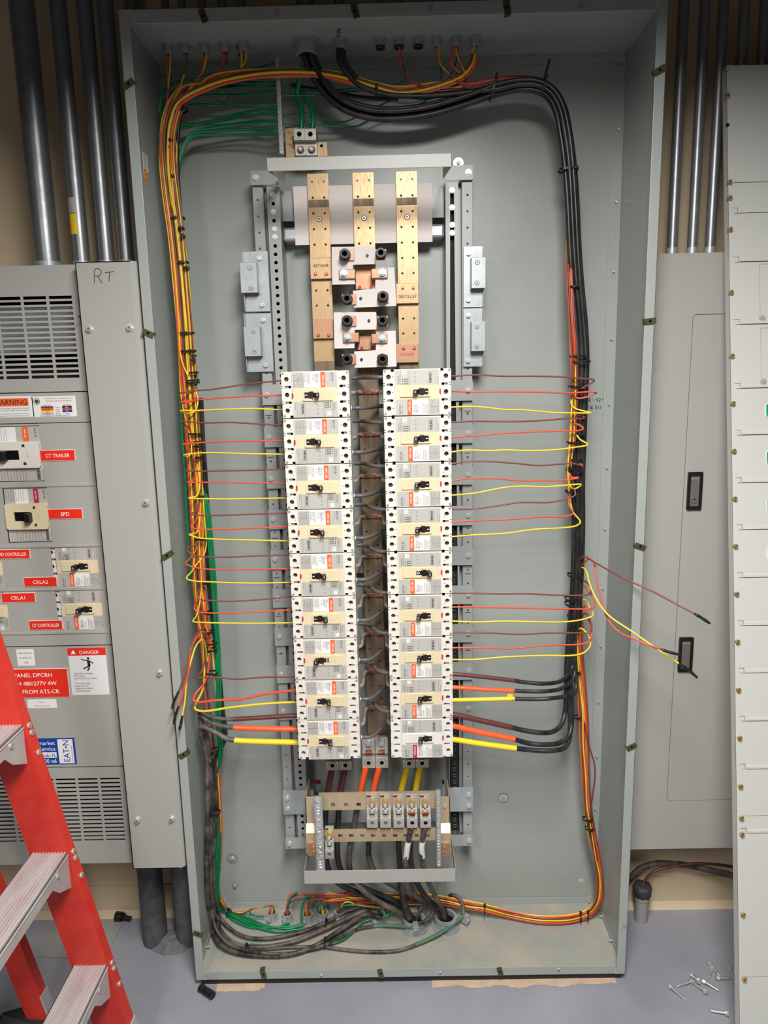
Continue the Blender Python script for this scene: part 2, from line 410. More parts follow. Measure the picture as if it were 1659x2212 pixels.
# handwriting
GL = {'R': [[(0, 0), (.15, 1), (.5, 1), (.6, .75), (.45, .55), (.1, .5)], [(.3, .5), (.6, 0)]], 'T': [[(0, .95), (.9, 1.05)], [(.5, 1), (.35, 0)]],
      'G': [[(.6, .9), (.3, 1), (0, .6), (.05, .15), (.4, 0), (.6, .2), (.6, .45), (.35, .45)]], 'E': [[(.55, 1), (0, 1), (0, 0), (.55, 0)], [(0, .5), (.45, .5)]],
      'N': [[(0, 0), (0, 1), (.55, 0), (.6, 1)]], 'A': [[(0, 0), (.3, 1), (.6, 0)], [(.12, .4), (.5, .4)]], 'O': [[(.3, 1), (0, .5), (.3, 0), (.6, .5), (.3, 1)]],
      '8': [[(.5, .8), (.25, 1), (.05, .75), (.5, .25), (.25, 0), (.05, .25), (.5, .8)]], '4': [[(.05, 1), (0, .5), (.5, .5)], [(.45, 1), (.4, 0)]],
      '2': [[(0, .8), (.3, 1), (.5, .7), (0, 0), (.55, .05)]], '1': [[(.3, 1), (.2, 0)]], '3': [[(0, .9), (.4, 1), (.4, .65), (.15, .5), (.45, .3), (.3, 0), (0, .1)]],
      '6': [[(.45, 1), (.1, .5), (.1, .1), (.4, .05), (.45, .35), (.12, .4)]], '5': [[(.5, 1), (.1, 1), (.05, .6), (.4, .5), (.4, .1), (0, 0)]],
      '/': [[(.5, 1.1), (0, -.1)]], '.': [[(.1, .05), (.16, 0)]], '-': [[(0, .5), (.4, .5)]], 'm': [[(0, 0), (.1, .5), (.2, .1), (.35, .55), (.4, .1), (.6, .5), (.65, 0)]],
      'B': [[(0, 0), (.1, 1), (.45, .85), (.1, .55), (.5, .3), (0, 0)]], 'o': [[(.2, .5), (0, .25), (.2, 0), (.4, .25), (.2, .5)]], 'w': [[(0, .5), (.15, 0), (.3, .4), (.45, 0), (.6, .5)]],
      'n': [[(0, 0), (.05, .5), (.3, .5), (.4, 0)]], 'L': [[(.1, 1), (0, 0), (.5, .05)]], ' ': []}
def hand(txt, f, size, r, name, parent, m=INK):
    """f maps (u,v) in metres to a point of the surface"""
    b = MB(); u = 0
    for ch in txt:
        for st in GL.get(ch, []):
            b.tube([f(u+a*size, c*size) for a, c in st], r, m, 5, 4)
        u += size*(.35 if ch in '.1 ' else .8)
    return b.build(name, parent)
for t, px, py in (('m', 1284, 851), ('1/8 - 42.4', 1263, 868), ('5/16 31.1', 1263, 884)):
    p = P(px, py, .2597); hand(t, lambda u, v, p=p: Vector((p.x+u, .2597, p.z+v)), .0085, .0007, 'handwritten_note', box)
for t, px, py in (('GEN', 720, 2019), ('118', 610, 2017)):
    p = P(px, py, BZ+.0023, 'z'); hand(t, lambda u, v, p=p: Vector((p.x+u, p.y+v, BZ+.0026)), .013, .0007, 'handwritten_note', box)
for t, px, py, s_ in (('81 Brown', 515, 122, .011), ('GENERATOR', 725, 100, .012), ('1', 362, 112, .008), ('3', 400, 113, .008), ('5', 440, 112, .008), ('9', 483, 108, .008)):
    p = P(px, py, BT-.0023, 'z'); t = t if t != '9' else '6'
    hand(t, lambda u, v, p=p: Vector((p.x+v*.7+u*.1, p.y-u, BT-.0023)), s_, .0007, 'handwritten_note', box)

# ------------------------------------------------------------------ chassis
ch = tag(thing('mounting_chassis', (0, 0, 0)), 'grey perforated steel chassis rails holding the breakers in the open cabinet', 'mounting frame')
def X(px, py, y): return P(px, py, y).x
def Z(px, py, y): return P(px, py, y).z
CX = -.0763
for s in (-1, 1):
    xo, xi = CX+s*.2595, CX+s*.2365
    x0, x1 = min(xo, xi), max(xo, xi); xm = CX+s*.2485
    holes = [circ(xm, z, .0028, 8) for z in np.arange(.33, 1.99, .0366)]
    b = MB().plate(rect(x0, x1, .28, 2.025), [list(h) for h in holes], .188, .190, RAIL)
    b.box(xi, xi-s*.0015, .190, .2595, .28, 2.025, RAIL)
    for k in range(8): b.box(xm-.008, xm+.007, .1874, .1881, 1.4695-.1048*k, 1.4695-.1048*k+.0015, INK)
    b.build('side_rail', ch)
    xo, xi = CX+s*.226, CX+s*.196
    x0, x1 = min(xo, xi), max(xo, xi); xm = CX+s*.2115
    holes = [circ(xm, z, .0044, 10) for z in np.arange(.31, 2.0, .01905)]
    b = MB().plate(rect(x0, x1, .29, 2.005), holes, .184, .186, RAIL)
    b.box(xo, xo-s*.0015, .186, .2595, .29, 2.005, RAIL); b.box(xi, xi+s*.0015, .186, .2595, .29, 2.005, RAIL)
    b.box(xo, xi, .205, .207, .30, 2.0, mat('channel_inside_shade', rgb(34, 35, 35), .8))  # added strip, painted dark as the shade behind the channel holes
    b.box(CX+s*.2365, CX+s*.226, .214, .216, .29, 2.01, RAIL)
    cb = b.build('perforated_channel', ch)
    for z in (1.987, 1.949, 1.91, 1.892):
        b = MB(); hexbolt(b, xm, .184, z, .0054, STEEL, .0066, .003); b.build('channel_bolt', cb)
    for z0, z1 in ((2.008, 2.040), (.272, .305)):
        b = MB().box(CX+s*.2605, CX+s*.196, .1775, .180, z0, z1, RAIL); b.box(CX+s*.2605, CX+s*.2585, .177, .2595, z0, z1, RAIL); bo = b.build('end_bracket', ch)
        b = MB(); hexbolt(b, CX+s*.2495, .1775, (z0+z1)/2, .0064, STEEL, .0078); b.build('bolt', bo)
    z0, z1 = .381, .453
    b = MB().box(CX+s*.2600, CX+s*.175, .172, .174, z0, z1, GALV); bo = b.build('neutral_mounting_plate', ch)
    for z in (z0+.018, z1-.022):
        b = MB(); hexbolt(b, CX+s*.2485, .172, z, .0062, STEEL, .0078); b.build('bolt', bo)
for k in range(9):
    z = 1.5215-.1048*k
    for s in (-1, 1):
        b = MB().box(CX+s*.2605, CX+s*.14, .178, .180, z-.025, z+.025, RAIL)
        b.box(CX+s*.2605, CX+s*.259, .172, .188, z+.0245, z+.0262, RAIL)
        so = b.build('cross_strap', ch)
        b = MB(); hexbolt(b, CX+s*.2485, .178, z, .006, STEEL, .0072, .004); b.build('bolt', so)
b = MB().box(CX-.195, CX+.195, .222, .225, 1.935, 2.003, RAIL); b.build('cross_rail', ch)
b = MB().box(CX-.195, CX+.195, .205, .2595, 1.886, 1.918, GALV); b.build('cross_rail', ch, .006)
b = MB().box(CX-.195, CX+.195, .222, .225, .32, .39, RAIL); b.build('cross_rail', ch)
for x_ in (-.20, 0): b = MB().box(CX-.195, CX+.195, .222, .225, 1.05+x_, 1.09+x_, RAIL); b.build('cross_rail', ch)
# shrouds
def shroud(z0, z1, xs0, xs1, za, zc, label):
    r = tag(thing('wire_guard_bracket', (CX, 0, z0)), label, 'bracket')
    b = MB().box(xs0[0]-CX, xs0[1]-CX, 0, .0018, 0, z1-z0, COVER)
    for k in (0, 1):
        s = -1 if k == 0 else 1; xa, xb = xs0[k]-CX, xs1[k]-CX
        v = [(xa, 0, 0), (xa, 0, z1-z0), (xb, .177, zc-z0), (xb, .177, za-z0)]
        v2 = [(a-s*.0018, c, d) for a, c, d in v]
        b.add(v+v2, [(0, 1, 2, 3), (7, 6, 5, 4), (0, 4, 5, 1), (1, 5, 6, 2), (2, 6, 7, 3), (3, 7, 4, 0)], COVER)
    b.build('guard_strip', r, .0006)
    return r
shroud(1.990, 2.0165, (-.2712, .1187), (-.257, .1150), 2.012, 2.034, 'light grey folded bracket across the top of the three bus bars')
shroud(.298, .3345, (-.2648, .1210), (-.267, .1255), .285, .30, 'light grey folded bracket below the neutral bars at cabinet bottom')
# insulating sheet behind the bus bars
b = MB().box(-.2415, .0893, .2025, .2045, 1.876, 2.009, mat('off_white_sheet', rgb(228, 219, 213), .6))
tag(b.build('insulating_sheet'), 'white rectangular insulating sheet behind the tops of the three bus bars', 'insulating sheet')
# ------------------------------------------------------------------ bus bars
def busbar(x0, x1, z0, z1, label, zdark=1.60):
    r = tag(thing('bus_bar', ((x0+x1)/2, .19, z0)), label, 'bus bar')
    w_ = (x1-x0)/2; H = z1-z0
    hs = []
    for z in np.arange(z1-.018, z1-.40, -.0353):
        for s in (-1, 1): hs.append(circ(s*w_*.55, z-z0, .0028, 8))
    zz = z1-.018-12*.0353
    for z in np.arange(zz, z0+.05, -.0353):
        for s in (-1, 1): hs.append(circ(s*w_*.55, z-z0, .0028, 8))
    hs = [h for h in hs if h[0][1] > .02]
    seen = set(); H2 = []
    for h in hs:
        k = (round(h[0][0], 3), round(h[0][1], 3))
        if k not in seen: seen.add(k); H2.append(h)
    up = [h for h in H2 if h[0][1]+z0 > zdark+.01]; dn = [h for h in H2 if h[0][1]+z0 < zdark-.01]
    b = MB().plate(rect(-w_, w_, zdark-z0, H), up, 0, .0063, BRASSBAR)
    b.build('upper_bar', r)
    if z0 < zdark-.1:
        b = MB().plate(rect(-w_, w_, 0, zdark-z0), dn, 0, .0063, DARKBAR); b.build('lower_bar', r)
    b = MB().box(-w_+.0005, w_-.0005, -.0003, .001, z1-z0-.075, z1-z0-.058, DARKBAR); b.build('tarnish_band', r)
    b = MB(); phillips(b, 0, -.0002, H-.102, .0066, STEEL); b.build('screw', r)
    return r
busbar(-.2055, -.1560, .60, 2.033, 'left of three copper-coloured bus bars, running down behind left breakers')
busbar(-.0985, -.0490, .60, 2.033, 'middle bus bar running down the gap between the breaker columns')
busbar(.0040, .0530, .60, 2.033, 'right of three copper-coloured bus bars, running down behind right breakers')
REDSC = mat('red_plated_screw', rgb(190, 44, 44), .35, .3)
def splice(px0, px1, py0, py1, y, screws, label, txt=None, ty=0, m=COPPER):
    a = P(px0, py1, y); c = P(px1, py0, y)
    r = tag(thing('splice_plate', ((a.x+c.x)/2, y, a.z)), label, 'splice plate'); ox, oz = (a.x+c.x)/2, a.z
    b = MB().box(a.x-ox, c.x-ox, 0, .19-y+.0001, 0, c.z-oz, m); b.build('plate', r, .001)
    for px, py in screws:
        q = P(px, py, y); b = MB(); b.cyl((q.x-ox, 0, q.z-oz), (q.x-ox, -.0012, q.z-oz), .0052, BRASS, 14); b.cyl((q.x-ox, -.001, q.z-oz), (q.x-ox, -.005, q.z-oz), .004, REDSC, 6)
        b.cyl((q.x-ox, -.005, q.z-oz), (q.x-ox, -.0053, q.z-oz), .0022, BRASS, 8); b.build('screw', r)
    if txt:
        q = P((px0+px1)/2, ty, y); b = MB().text(txt[0], q.x-ox, q.z-oz, -.0006, .0105, INK if txt[1] == 0 else txt[1], 0 if len(txt) < 3 else txt[2], 'CENTER'); b.build('stamped_number', r)
    return r
splice(670.7, 716, 556, 603, .178, [(682, 591), (705.5, 591)], 'upper left splice plate with stamped number on left bus bar', ('6573608', 0), 577, BRASSBAR)
splice(676.5, 719.5, 689, 732, .178, [(688, 723), (710.5, 723)], 'lower left copper splice plate on left bus bar', None)
splice(856, 904, 611, 656, .178, [(870, 621), (892.5, 621)], 'upper right splice plate with stamped number on right bus bar', ('6573C080', 0, math.pi), 637, BRASSBAR)
splice(856, 904, 742, 784, .178, [(872, 751.5), (895, 751)], 'lower right copper splice plate on right bus bar', ('6573C0', CRIMS, math.pi), 762)
c7 = lambda x, y: (500+x/2.765, 300+y/2.765)
def poly7(pts, y): return [(P(*c7(*q), y).x, P(*c7(*q), y).z) for q in pts]
cards = [([(598, 645), (857, 642), (857, 748), (724, 752), (726, 770), (740, 868), (602, 870)], (811, 697), 'uppermost white insulator card left of the middle bus bar'),
         ([(862, 770), (973, 768), (985, 998), (732, 1008), (725, 907), (858, 893)], (772, 953), 'second white insulator card, beside the right bus bar'),
         ([(612, 1036), (864, 1034), (866, 1138), (735, 1140), (735, 1250), (615, 1252)], (821, 1086), 'third white insulator card, beside the left bus bar'),
         ([(865, 1150), (980, 1146), (986, 1360), (736, 1367), (733, 1270), (862, 1262)], (777, 1318), 'lowest white insulator card, just above the right breaker column')]
for pts, dot, lab in cards:
    y = .150; o = P(*c7(*pts[0]), y); po = [(a-o.x, c-o.z) for a, c in poly7(pts, y)]
    r = tag(thing('insulator_card', (o.x, y, o.z)), lab, 'insulator card')
    MB().prism(po, 0, .0012, CARD).build('card', r)
    q = P(*c7(*dot), y); MB().cyl((q.x-o.x, 0, q.z-o.z), (q.x-o.x, -.004, q.z-o.z), .0038, BLACKP, 14, r1=.003).build('push_rivet', r)
posts = [((677, 688), 'top left'), ((892, 682), 'top right'), ((690, 955), 'second left'), ((905, 940), 'second right'),
         ((690, 1085), 'third left'), ((902, 1085), 'third right'), ((690, 1315), 'bottom left'), ((902, 1315), 'bottom right')]
for (cx, cy), nm in posts:
    y = .145; q = P(*c7(cx, cy), y-.018); r = tag(thing('insulated_bus_post', (q.x, y, q.z)), 'black rubber-capped bus post, %s of the eight above the breakers' % nm, 'connector post')
    left = cx < 800
    MB().box(-.013, .021, 0, .003, -.012, .012, COPPER).build('copper_tab', r, .0008) if left else MB().box(-.013, .013, 0, .003, -.013, .012, COPPER).build('copper_tab', r, .0008)
    b = MB(); b.cyl((0, 0, 0), (0, -.010, 0), .0125, BLACKP, 24); b.ring((0, -.010, 0), (0, -.027, 0), .0112, .0058, BLACKP, 24)
    b.cyl((0, -.010, 0), (0, -.012, 0), .0056, HOLE, 16); b.ring((0, -.005, 0), (0, -.008, 0), .0132, .012, BLACKP, 24)
    b.build('rubber_cap', r, .0012)
    MB().cyl((0, .003, 0), (0, .035, 0), .006, DARKBAR, 12).build('stud', r)
straps = [((672, 808), -1, 'upper left'), ((903, 803), 1, 'upper right'), ((695, 1187), -1, 'lower left'), ((902, 1192), 1, 'lower right')]
for (cx, cy), s, nm in straps:
    y = .143; q = P(*c7(cx, cy), y); r = tag(thing('bent_copper_strap', (q.x, y, q.z)), 'bent copper strap with silver bolt, %s beside the middle bus bar' % nm, 'connector strap')
    b = MB(); x0, x1 = (-.012, .027) if s < 0 else (-.027, .012)
    b.box(x0, x1, 0, .003, -.011, .011, COPPER); xe = x1 if s < 0 else x0
    b.box(xe, xe+s*.003, 0, .037, -.011, .011, COPPER); b.build('strap', r, .0015)
    b = MB(); b.cyl((0, 0, 0), (0, -.0025, 0), .0105, GALV, 24); b.cyl((0, -.002, 0), (0, -.010, 0), .0072, STEEL, 6); b.cyl((0, -.010, 0), (0, -.014, 0), .004, STEEL, 10); b.build('bolt', r)
for (x0, y0, x1, y1), sc, nm in (((742, 755, 862, 900), ((767, 885), (835, 882)), 'upper'), ((752, 1175, 862, 1262), ((779, 1248), (842, 1247)), 'lower')):
    yy = .182; a = P(*c7(x0, y1), yy); c = P(*c7(x1, y0), yy); r = tag(thing('centre_tap_plate', ((a.x+c.x)/2, yy, a.z)), '%s copper plate with two red screws on the middle bus bar' % nm, 'connector plate')
    ox = (a.x+c.x)/2; MB().box(a.x-ox, c.x-ox, 0, .008, 0, c.z-a.z, COPPER).build('plate', r, .001)
    for sx_, sy_ in sc:
        q = P(*c7(sx_, sy_), yy); b = MB(); b.cyl((q.x-ox, 0, q.z-a.z), (q.x-ox, -.0015, q.z-a.z), .0055, BRASS, 14); b.cyl((q.x-ox, -.001, q.z-a.z), (q.x-ox, -.005, q.z-a.z), .0042, REDSC, 6); b.build('screw', r)
# zinc brackets
zb_ = [((530.7, 577.8, 542, 674), (520.6, 554, 566, 633), [(560.4, 558.6), (566.5, 658.8)], [(539.8, 578.5), (542, 621.9)], 'upper left'),
       ((535, 585, 676, 804), (529, 561.5, 705, 770), [(568.7, 691.7), (574.5, 789)], [(547.4, 716.6), (550.6, 758.6)], 'lower left'),
       ((1001, 1044, 531, 664.5), (1018, 1049.7, 555, 623), [(1012.1, 547.7), (1011.4, 648.3)], [(1031.3, 566.5), (1030.6, 611)], 'upper right'),
       ((1001, 1043.6, 665.5, 792.6), (1018, 1049, 694, 759), [(1011.4, 681.6), (1010.7, 779.6)], [(1030.6, 705.8), (1030.2, 748.5)], 'lower right')]
for A, B, hx, ph, nm in zb_:
    y1_, y2_ = .180, .155
    a = P(A[0], A[3], y1_); c = P(A[1], A[2], y1_); r = tag(thing('zinc_bracket', (a.x, y1_, a.z)), '%s zinc bracket screwed to the chassis side rail' % nm, 'bracket')
    b = MB().box(0, c.x-a.x, 0, .002, 0, c.z-a.z, GALV); e = 0 if A[0] < 800 else c.x-a.x
    b.box(e, e+(.002 if e == 0 else -.002), -.012, .008, 0, c.z-a.z, GALV); b.build('base_plate', r, .0008)
    d = P(B[0], B[3], y2_); f = P(B[1], B[2], y2_)
    b = MB().box(d.x-a.x, f.x-a.x, y2_-y1_, y2_-y1_+.002, d.z-a.z, f.z-a.z, GALV)
    e = (f.x-a.x) if A[0] < 800 else (d.x-a.x)
    b.box(e, e+(.002 if A[0] > 800 else -.002), y2_-y1_, .0005, d.z-a.z, f.z-a.z, GALV); t = b.build('tab', r, .001)
    for q in hx:
        u = P(*q, y1_); b = MB(); hexbolt(b, u.x-a.x, 0, u.z-a.z, .0055, STEEL, .0065); b.build('hex_screw', r)
    for q in ph:
        u = P(*q, y2_); b = MB(); phillips(b, u.x-a.x, y2_-y1_, u.z-a.z, .0062, STEEL); b.build('phillips_screw', t)
# ------------------------------------------------------------------ circuit breakers
def make_breaker(kind='std', off=False):
    """face in the x-z plane about the origin, handle towards -y; label red stripe upper right (left column way up)"""
    f = lambda x, z: ((x-76.2)/1000, (52.4-z)/1000)
    shell = WPLAS if kind == 'white' else CREAM; band = WPLAS if kind == 'white' else BEIGE
    stripe = CRIMS if kind == 'white' else ORANGEL
    r = thing('circuit_breaker')
    def bx(b, x0, x1, z0, z1, y0, y1, m): a = f(x0, z1); c = f(x1, z0); b.box(a[0], c[0], y0, y1, a[1], c[1], m)
    b = MB(); bx(b, .6, 151.8, 1.2, 103.4, .0135, .082, shell)
    bx(b, 24, 128, .8, 103.8, .004, .0135, shell)
    for side in (0, 1):
        X0, X1 = (0.2, 24) if side == 0 else (127.8, 152.2)
        o = [f(X0 if side == 0 else X1, 1.2+2), f((X0 if side == 0 else X1)+(2 if side == 0 else -2), 1.2)]
        hx = 11.7 if side == 0 else 140.3
        e = X0 if side == 0 else X1; dq = 1 if side == 0 else -1
        i_ = X1 if side == 0 else X0
        pts = [(e, 3.5), (e+dq*.8, 1.9), (e+dq*2.5, 1.0), (i_-dq*7, 1.0), (i_-dq*6, 2.2), (i_-dq*2, 2.2), (i_, 2.2), (i_, 98.5), (i_-dq*7, 98.5), (i_-dq*7, 103.7), (e+dq*2.5, 103.7), (e+dq*.8, 102.8), (e, 101)]
        for zz in (73, 68, 38, 33):
            k = pts
            k += [(e, zz+.8), (e+dq*4, zz+.8), (e+dq*4, zz-.8), (e, zz-.8)]
        out = [f(*q) for q in pts]
        if side == 1: out = out[::-1]
        holes = []
        for z in (17.4, 52.4, 87.4): c = f(hx, z); holes.append(circ(c[0], c[1], .0052, 20))
        for z in (34.9, 69.9):
            c = f((10 if side == 0 else 133), z); d = f((19 if side == 0 else 142), z); holes.append(slot(c[0], d[0], c[1], .0030))
        dots = ((18, 25), (17.6, 79.5)) if side == 0 else ((131.3, 17.4), (131.3, 52.4), (131.3, 87.4))
        for x, z in dots: c = f(x, z); holes.append(circ(c[0], c[1], .0012, 8))
        b.plate(out, holes, .005, .0132, shell)
        for z in (17.4, 52.4, 87.4): c = f(hx, z); b.cyl((c[0], .0134, c[1]), (c[0], .0130, c[1]), .0062, HOLE, 16); 
        for z in (34.9, 69.9):
            c = f((19 if side == 0 else 133), z); b.cyl((c[0], .0134, c[1]), (c[0], .0128, c[1]), .0042, HOLE, 14)
        for x, z in dots: c = f(x, z); b.cyl((c[0], .0134, c[1]), (c[0], .0070, c[1]), .0014, HOLE, 8)
    for z in (101.0,):
        for x in (20.5, 131.5): bx(b, x-3.5, x+3.5, 98.2, 104, .0132, .0136, HOLE)
    b.build('case', r)
    for x in (11.7, 140.3):
        for z in (17.4, 52.4, 87.4):
            c = f(x, z); b = MB().cyl((c[0], .0131, c[1]), (c[0], .0118, c[1]), .0040, mat('dark_terminal_screw', rgb(96, 92, 84), .4, .8), 14)
            b.box(c[0]-.0033, c[0]+.0033, .01165, .0119, c[1]-.0005, c[1]+.0005, HOLE); b.build('terminal_screw', r)
    for x, z in ((4.2, 5.2), (4.6, 99.8), (148.2, 5.2), (148.0, 99.8)):
        c = f(x, z); b = MB().ring((c[0], .005, c[1]), (c[0], .0046, c[1]), .0028, .0021, INKL, 14).cyl((c[0], .005, c[1]), (c[0], .0047, c[1]), .0019, STEEL, 10)
        b.box(c[0]-.0012, c[0]+.0012, .0044, .0048, c[1]-.0002, c[1]+.0002, INK); b.build('corner_screw', r)
    a = f(24.6, 103.2); c = f(127.4, 1.4)
    b = MB().prism(rrect(a[0], c[0], a[1], c[1], .003), 0.0005, .0042, shell); b.build('front_cover', r, .0007)
    rot = -math.pi/2
    # upper label
    b = MB(); bx(b, 27, 125.5, 3.2, 36.6, .0002, .0007, SILVER)
    bx(b, 68.5, 89, 3.2, 36.6, .0000, .0003, LWHITE); bx(b, 51, 68.5, 3.2, 36.6, .0001, .0004, mat('pale_grey_label', rgb(216, 214, 208), .45))
    bx(b, 88.6, 98.8, 3.0, 36.8, -.0003, .0004, stripe)
    c = f(92.2, 32.0); c = f(92.0, 9.5); b.text('HFD 65k', c[0], c[1], -.0006, .0064, WHITEI, rot, sx=1.0)
    c = f(113.2, 4.6); b.text('EAT•N', c[0], c[1], -.0001, .0062, INK, rot, sx=1.08); c = f(109.5, 4.6); b.text('INDUSTRIAL CIRCUIT BREAKER', c[0], c[1], -.0001, .00125, INK, rot)
    c = f(85.0, 6); b.text('3 POLE', c[0], c[1], -.0003, .0026, INK, rot); 
    for i, (x, t) in enumerate(((81.6, 'AMPS 600 VAC'), (78.4, 'SERIES C HFD3'), (75.4, '66A7361G60'), (70.5, 'CAT. HFD'))):
        c = f(x, 6+1.5*(i % 2)); b.text(t, c[0], c[1], -.0003, .0030, INK, rot, sx=1.02)
    rr = random.Random(3)
    for x in (53.5, 56.2, 58.9, 61.6, 64.3):
        z = 5.5
        while z < 30-rr.random()*8:
            L = 1.5+rr.random()*4; bx(b, x, x+.75, z, z+L, -.0001, .0003, INKL); z += L+.9
    for x in (29, 31.6, 34.2, 36.8, 39.4, 42, 44.6, 47.2):
        z = 5+rr.random()*3
        while z < 35:
            L = .8+rr.random()*3; bx(b, x, x+.8, z, min(z+L, 35.5), 0, .0004, INKL); z += L+.6+rr.random()*2.5
    for x in (50.3, 27.0): bx(b, x, x+.35, 3.2, 36.6, 0, .0004, INK)
    bx(b, 27, 50, 19.6, 19.95, 0, .0004, INKL)
    b.build('rating_label', r)
    # lower label
    b = MB(); bx(b, 27, 125.5, 68.8, 101.8, .0002, .0007, SILVER)
    for x in (34, 51.0, 94.2, 113.5): bx(b, x, x+.35, 68.8, 101.8, 0, .0004, INK if x > 36 else INKL)
    z = 72.5
    while z < 97:
        L = .5+rr.random()*1.3; bx(b, 44.5, 49.3, z, z+L, 0, .0004, INK); z += L+.4+rr.random()*.9
    for x, z0 in ((42.6, 74), (41.9, 92), (29.5, 70.5), (117.0, 71), (119, 71.5), (115, 71)):
        z = z0
        while z < min(z0+16, 98): L = .6+rr.random()*2.2; bx(b, x, x+.7, z, min(z+L, 101), 0, .0004, INKL); z += L+.5
    for x in (98, 100.3, 102.6, 104.9, 108.5):
        for z in (70.2, 75.4, 80.0): bx(b, x, x+1.3, z, z+2.4+rr.random()*1.2, 0, .0004, INK)
    bx(b, 96, 96.8, 70, 84, 0, .0004, INKL)
    bx(b, 101.5, 110.5, 90.5, 99.5, 0.0, .0004, LWHITE); 
    for x, z in ((103.2, 92.4), (107.5, 92.2), (104, 96)): bx(b, x, x+1.6, z, z+.8, -.0001, .0003, INK)
    for z in (76.5, 85.5, 94.5): c = f(81, z); b.ring((c[0], .0003, c[1]), (c[0], -.0001, c[1]), .0016, .0011, INKL, 12)
    b.build('data_label', r)
    b = MB(); bx(b, 27, 125.5, 36.8, 68.6, .0001, .0008, band); b.build('centre_band', r)
    # escutcheon with slot
    a = f(47, 66.3); c = f(115.5, 42.3)
    s0 = f(51.8, 59.2); s1 = f(84.5, 48.2)
    b = MB().plate(rrect(a[0], c[0], a[1], c[1], .003), [rect(s0[0], s1[0], s0[1], s1[1])], -.0028, .0004, band)
    a2 = f(49.5, 64.3); c2 = f(107, 44.2)
    for (xa, xb, zz0, zz1) in ((49.5, 107, 64.1, 64.6), (49.5, 107, 43.8, 44.3), (49.3, 49.8, 44, 64.4), (106.8, 107.3, 44, 64.4)): bx(b, xa, xb, zz0, zz1, -.0031, -.0027, INKG)
    for x, t in ((99, 'ON'), (91, 'OFF')):
        c = f(x+2.6, 50.5); b.text(t, c[0]-.0046, c[1], -.0030, .0054, INKG, rot)
        for dz in (0,): q = f(x, 46.8); b.cyl((q[0], -.0028, q[1]), (q[0], -.0031, q[1]), .0012, INKG, 3)
    b.build('escutcheon', r, .0006)
    b = MB(); bx(b, 51.8, 84.5, 48.2, 59.2, -.0006, .0004, BLACKP); bx(b, 62, 72, 45.6, 61.5, -.0031, -.0024, BLACKP)
    bx(b, 52.2, 62, 47.2, 60.2, -.0033, -.0025, BLACKP)
    if not off:
        bx(b, 53, 58.2, 53.0, 54.2, -.0036, -.0030, WHITEI)
    else:
        c = f(79.5, 53.7); b.ring((c[0], -.0008, c[1]), (c[0], -.0014, c[1]), .0030, .0021, WHITEI, 18)
    b.build('handle_slot', r)
    hx = 77.5 if not off else 57
    tilt = .004 if not off else -.004
    b = MB(); c = f(hx, 53.7); w0, w1 = .0058, .0048
    v = [(c[0]-w0, 0, c[1]-.0056), (c[0]+w0, 0, c[1]-.0056), (c[0]+w0, 0, c[1]+.0056), (c[0]-w0, 0, c[1]+.0056),
         (c[0]-w1+tilt, -.017, c[1]-.0050), (c[0]+w1+tilt, -.017, c[1]-.0050), (c[0]+w1+tilt, -.017, c[1]+.0050), (c[0]-w1+tilt, -.017, c[1]+.0050)]
    b.add(v, [(3, 2, 1, 0), (4, 5, 6, 7), (0, 1, 5, 4), (1, 2, 6, 5), (2, 3, 7, 6), (3, 0, 4, 7)], BLACKP); ho = b.build('handle', r, .0012)
    b = MB().text('60', c[0]+tilt-.0012, c[1]+.0030, -.0174, .0046, WHITEI, rot); b.build('handle_number', ho)
    b = MB(); c = f(70, 61.4); b.cyl((c[0], -.0028, c[1]), (c[0], -.0042, c[1]), .0019, REDTAB, 12); b.build('trip_button', r)
    b = MB(); bx(b, 23.2, 27, 48.5, 59, -.0004, .004, REDTAB); b.build('red_indicator_tab', r)
    return r
ordn = ['first', 'second', 'third', 'fourth', 'fifth', 'sixth', 'seventh', 'eighth', 'ninth']
LX, RX = -.1884, .0401
def zc(k): return 1.5754-.0524-.1048*k
FY = .011
proto = make_breaker(); proto_off = make_breaker(off=True); proto_w = make_breaker('white')
used = set()
def place(pr, loc, rot, label, group=None):
    if pr.name in used: r = dup(pr, loc, rot)
    else: used.add(pr.name); r = pr; r.location = loc; r.rotation_euler = rot
    return tag(r, label, 'circuit breaker', group)
for side, x0, rt in (('left', LX, 0), ('right', RX, math.pi)):
    for k in range(9):
        pr = proto; ex = ''
        if side == 'left' and k == 6 or side == 'right' and k == 4: pr = proto_off; ex = ', its black handle thrown to off'
        if side == 'right' and k == 8: pr = proto_w; ex = ', white with a crimson stripe'
        lab = 'cream three-pole breaker, %s from top in %s column%s' % (ordn[k], side, ex)
        if k == 8: lab = 'cream three-pole breaker at bottom of %s column%s' % (side, ex)
        place(pr, (x0, FY, zc(k)), (0, rt, 0), lab, 'breakers of the open cabinet')
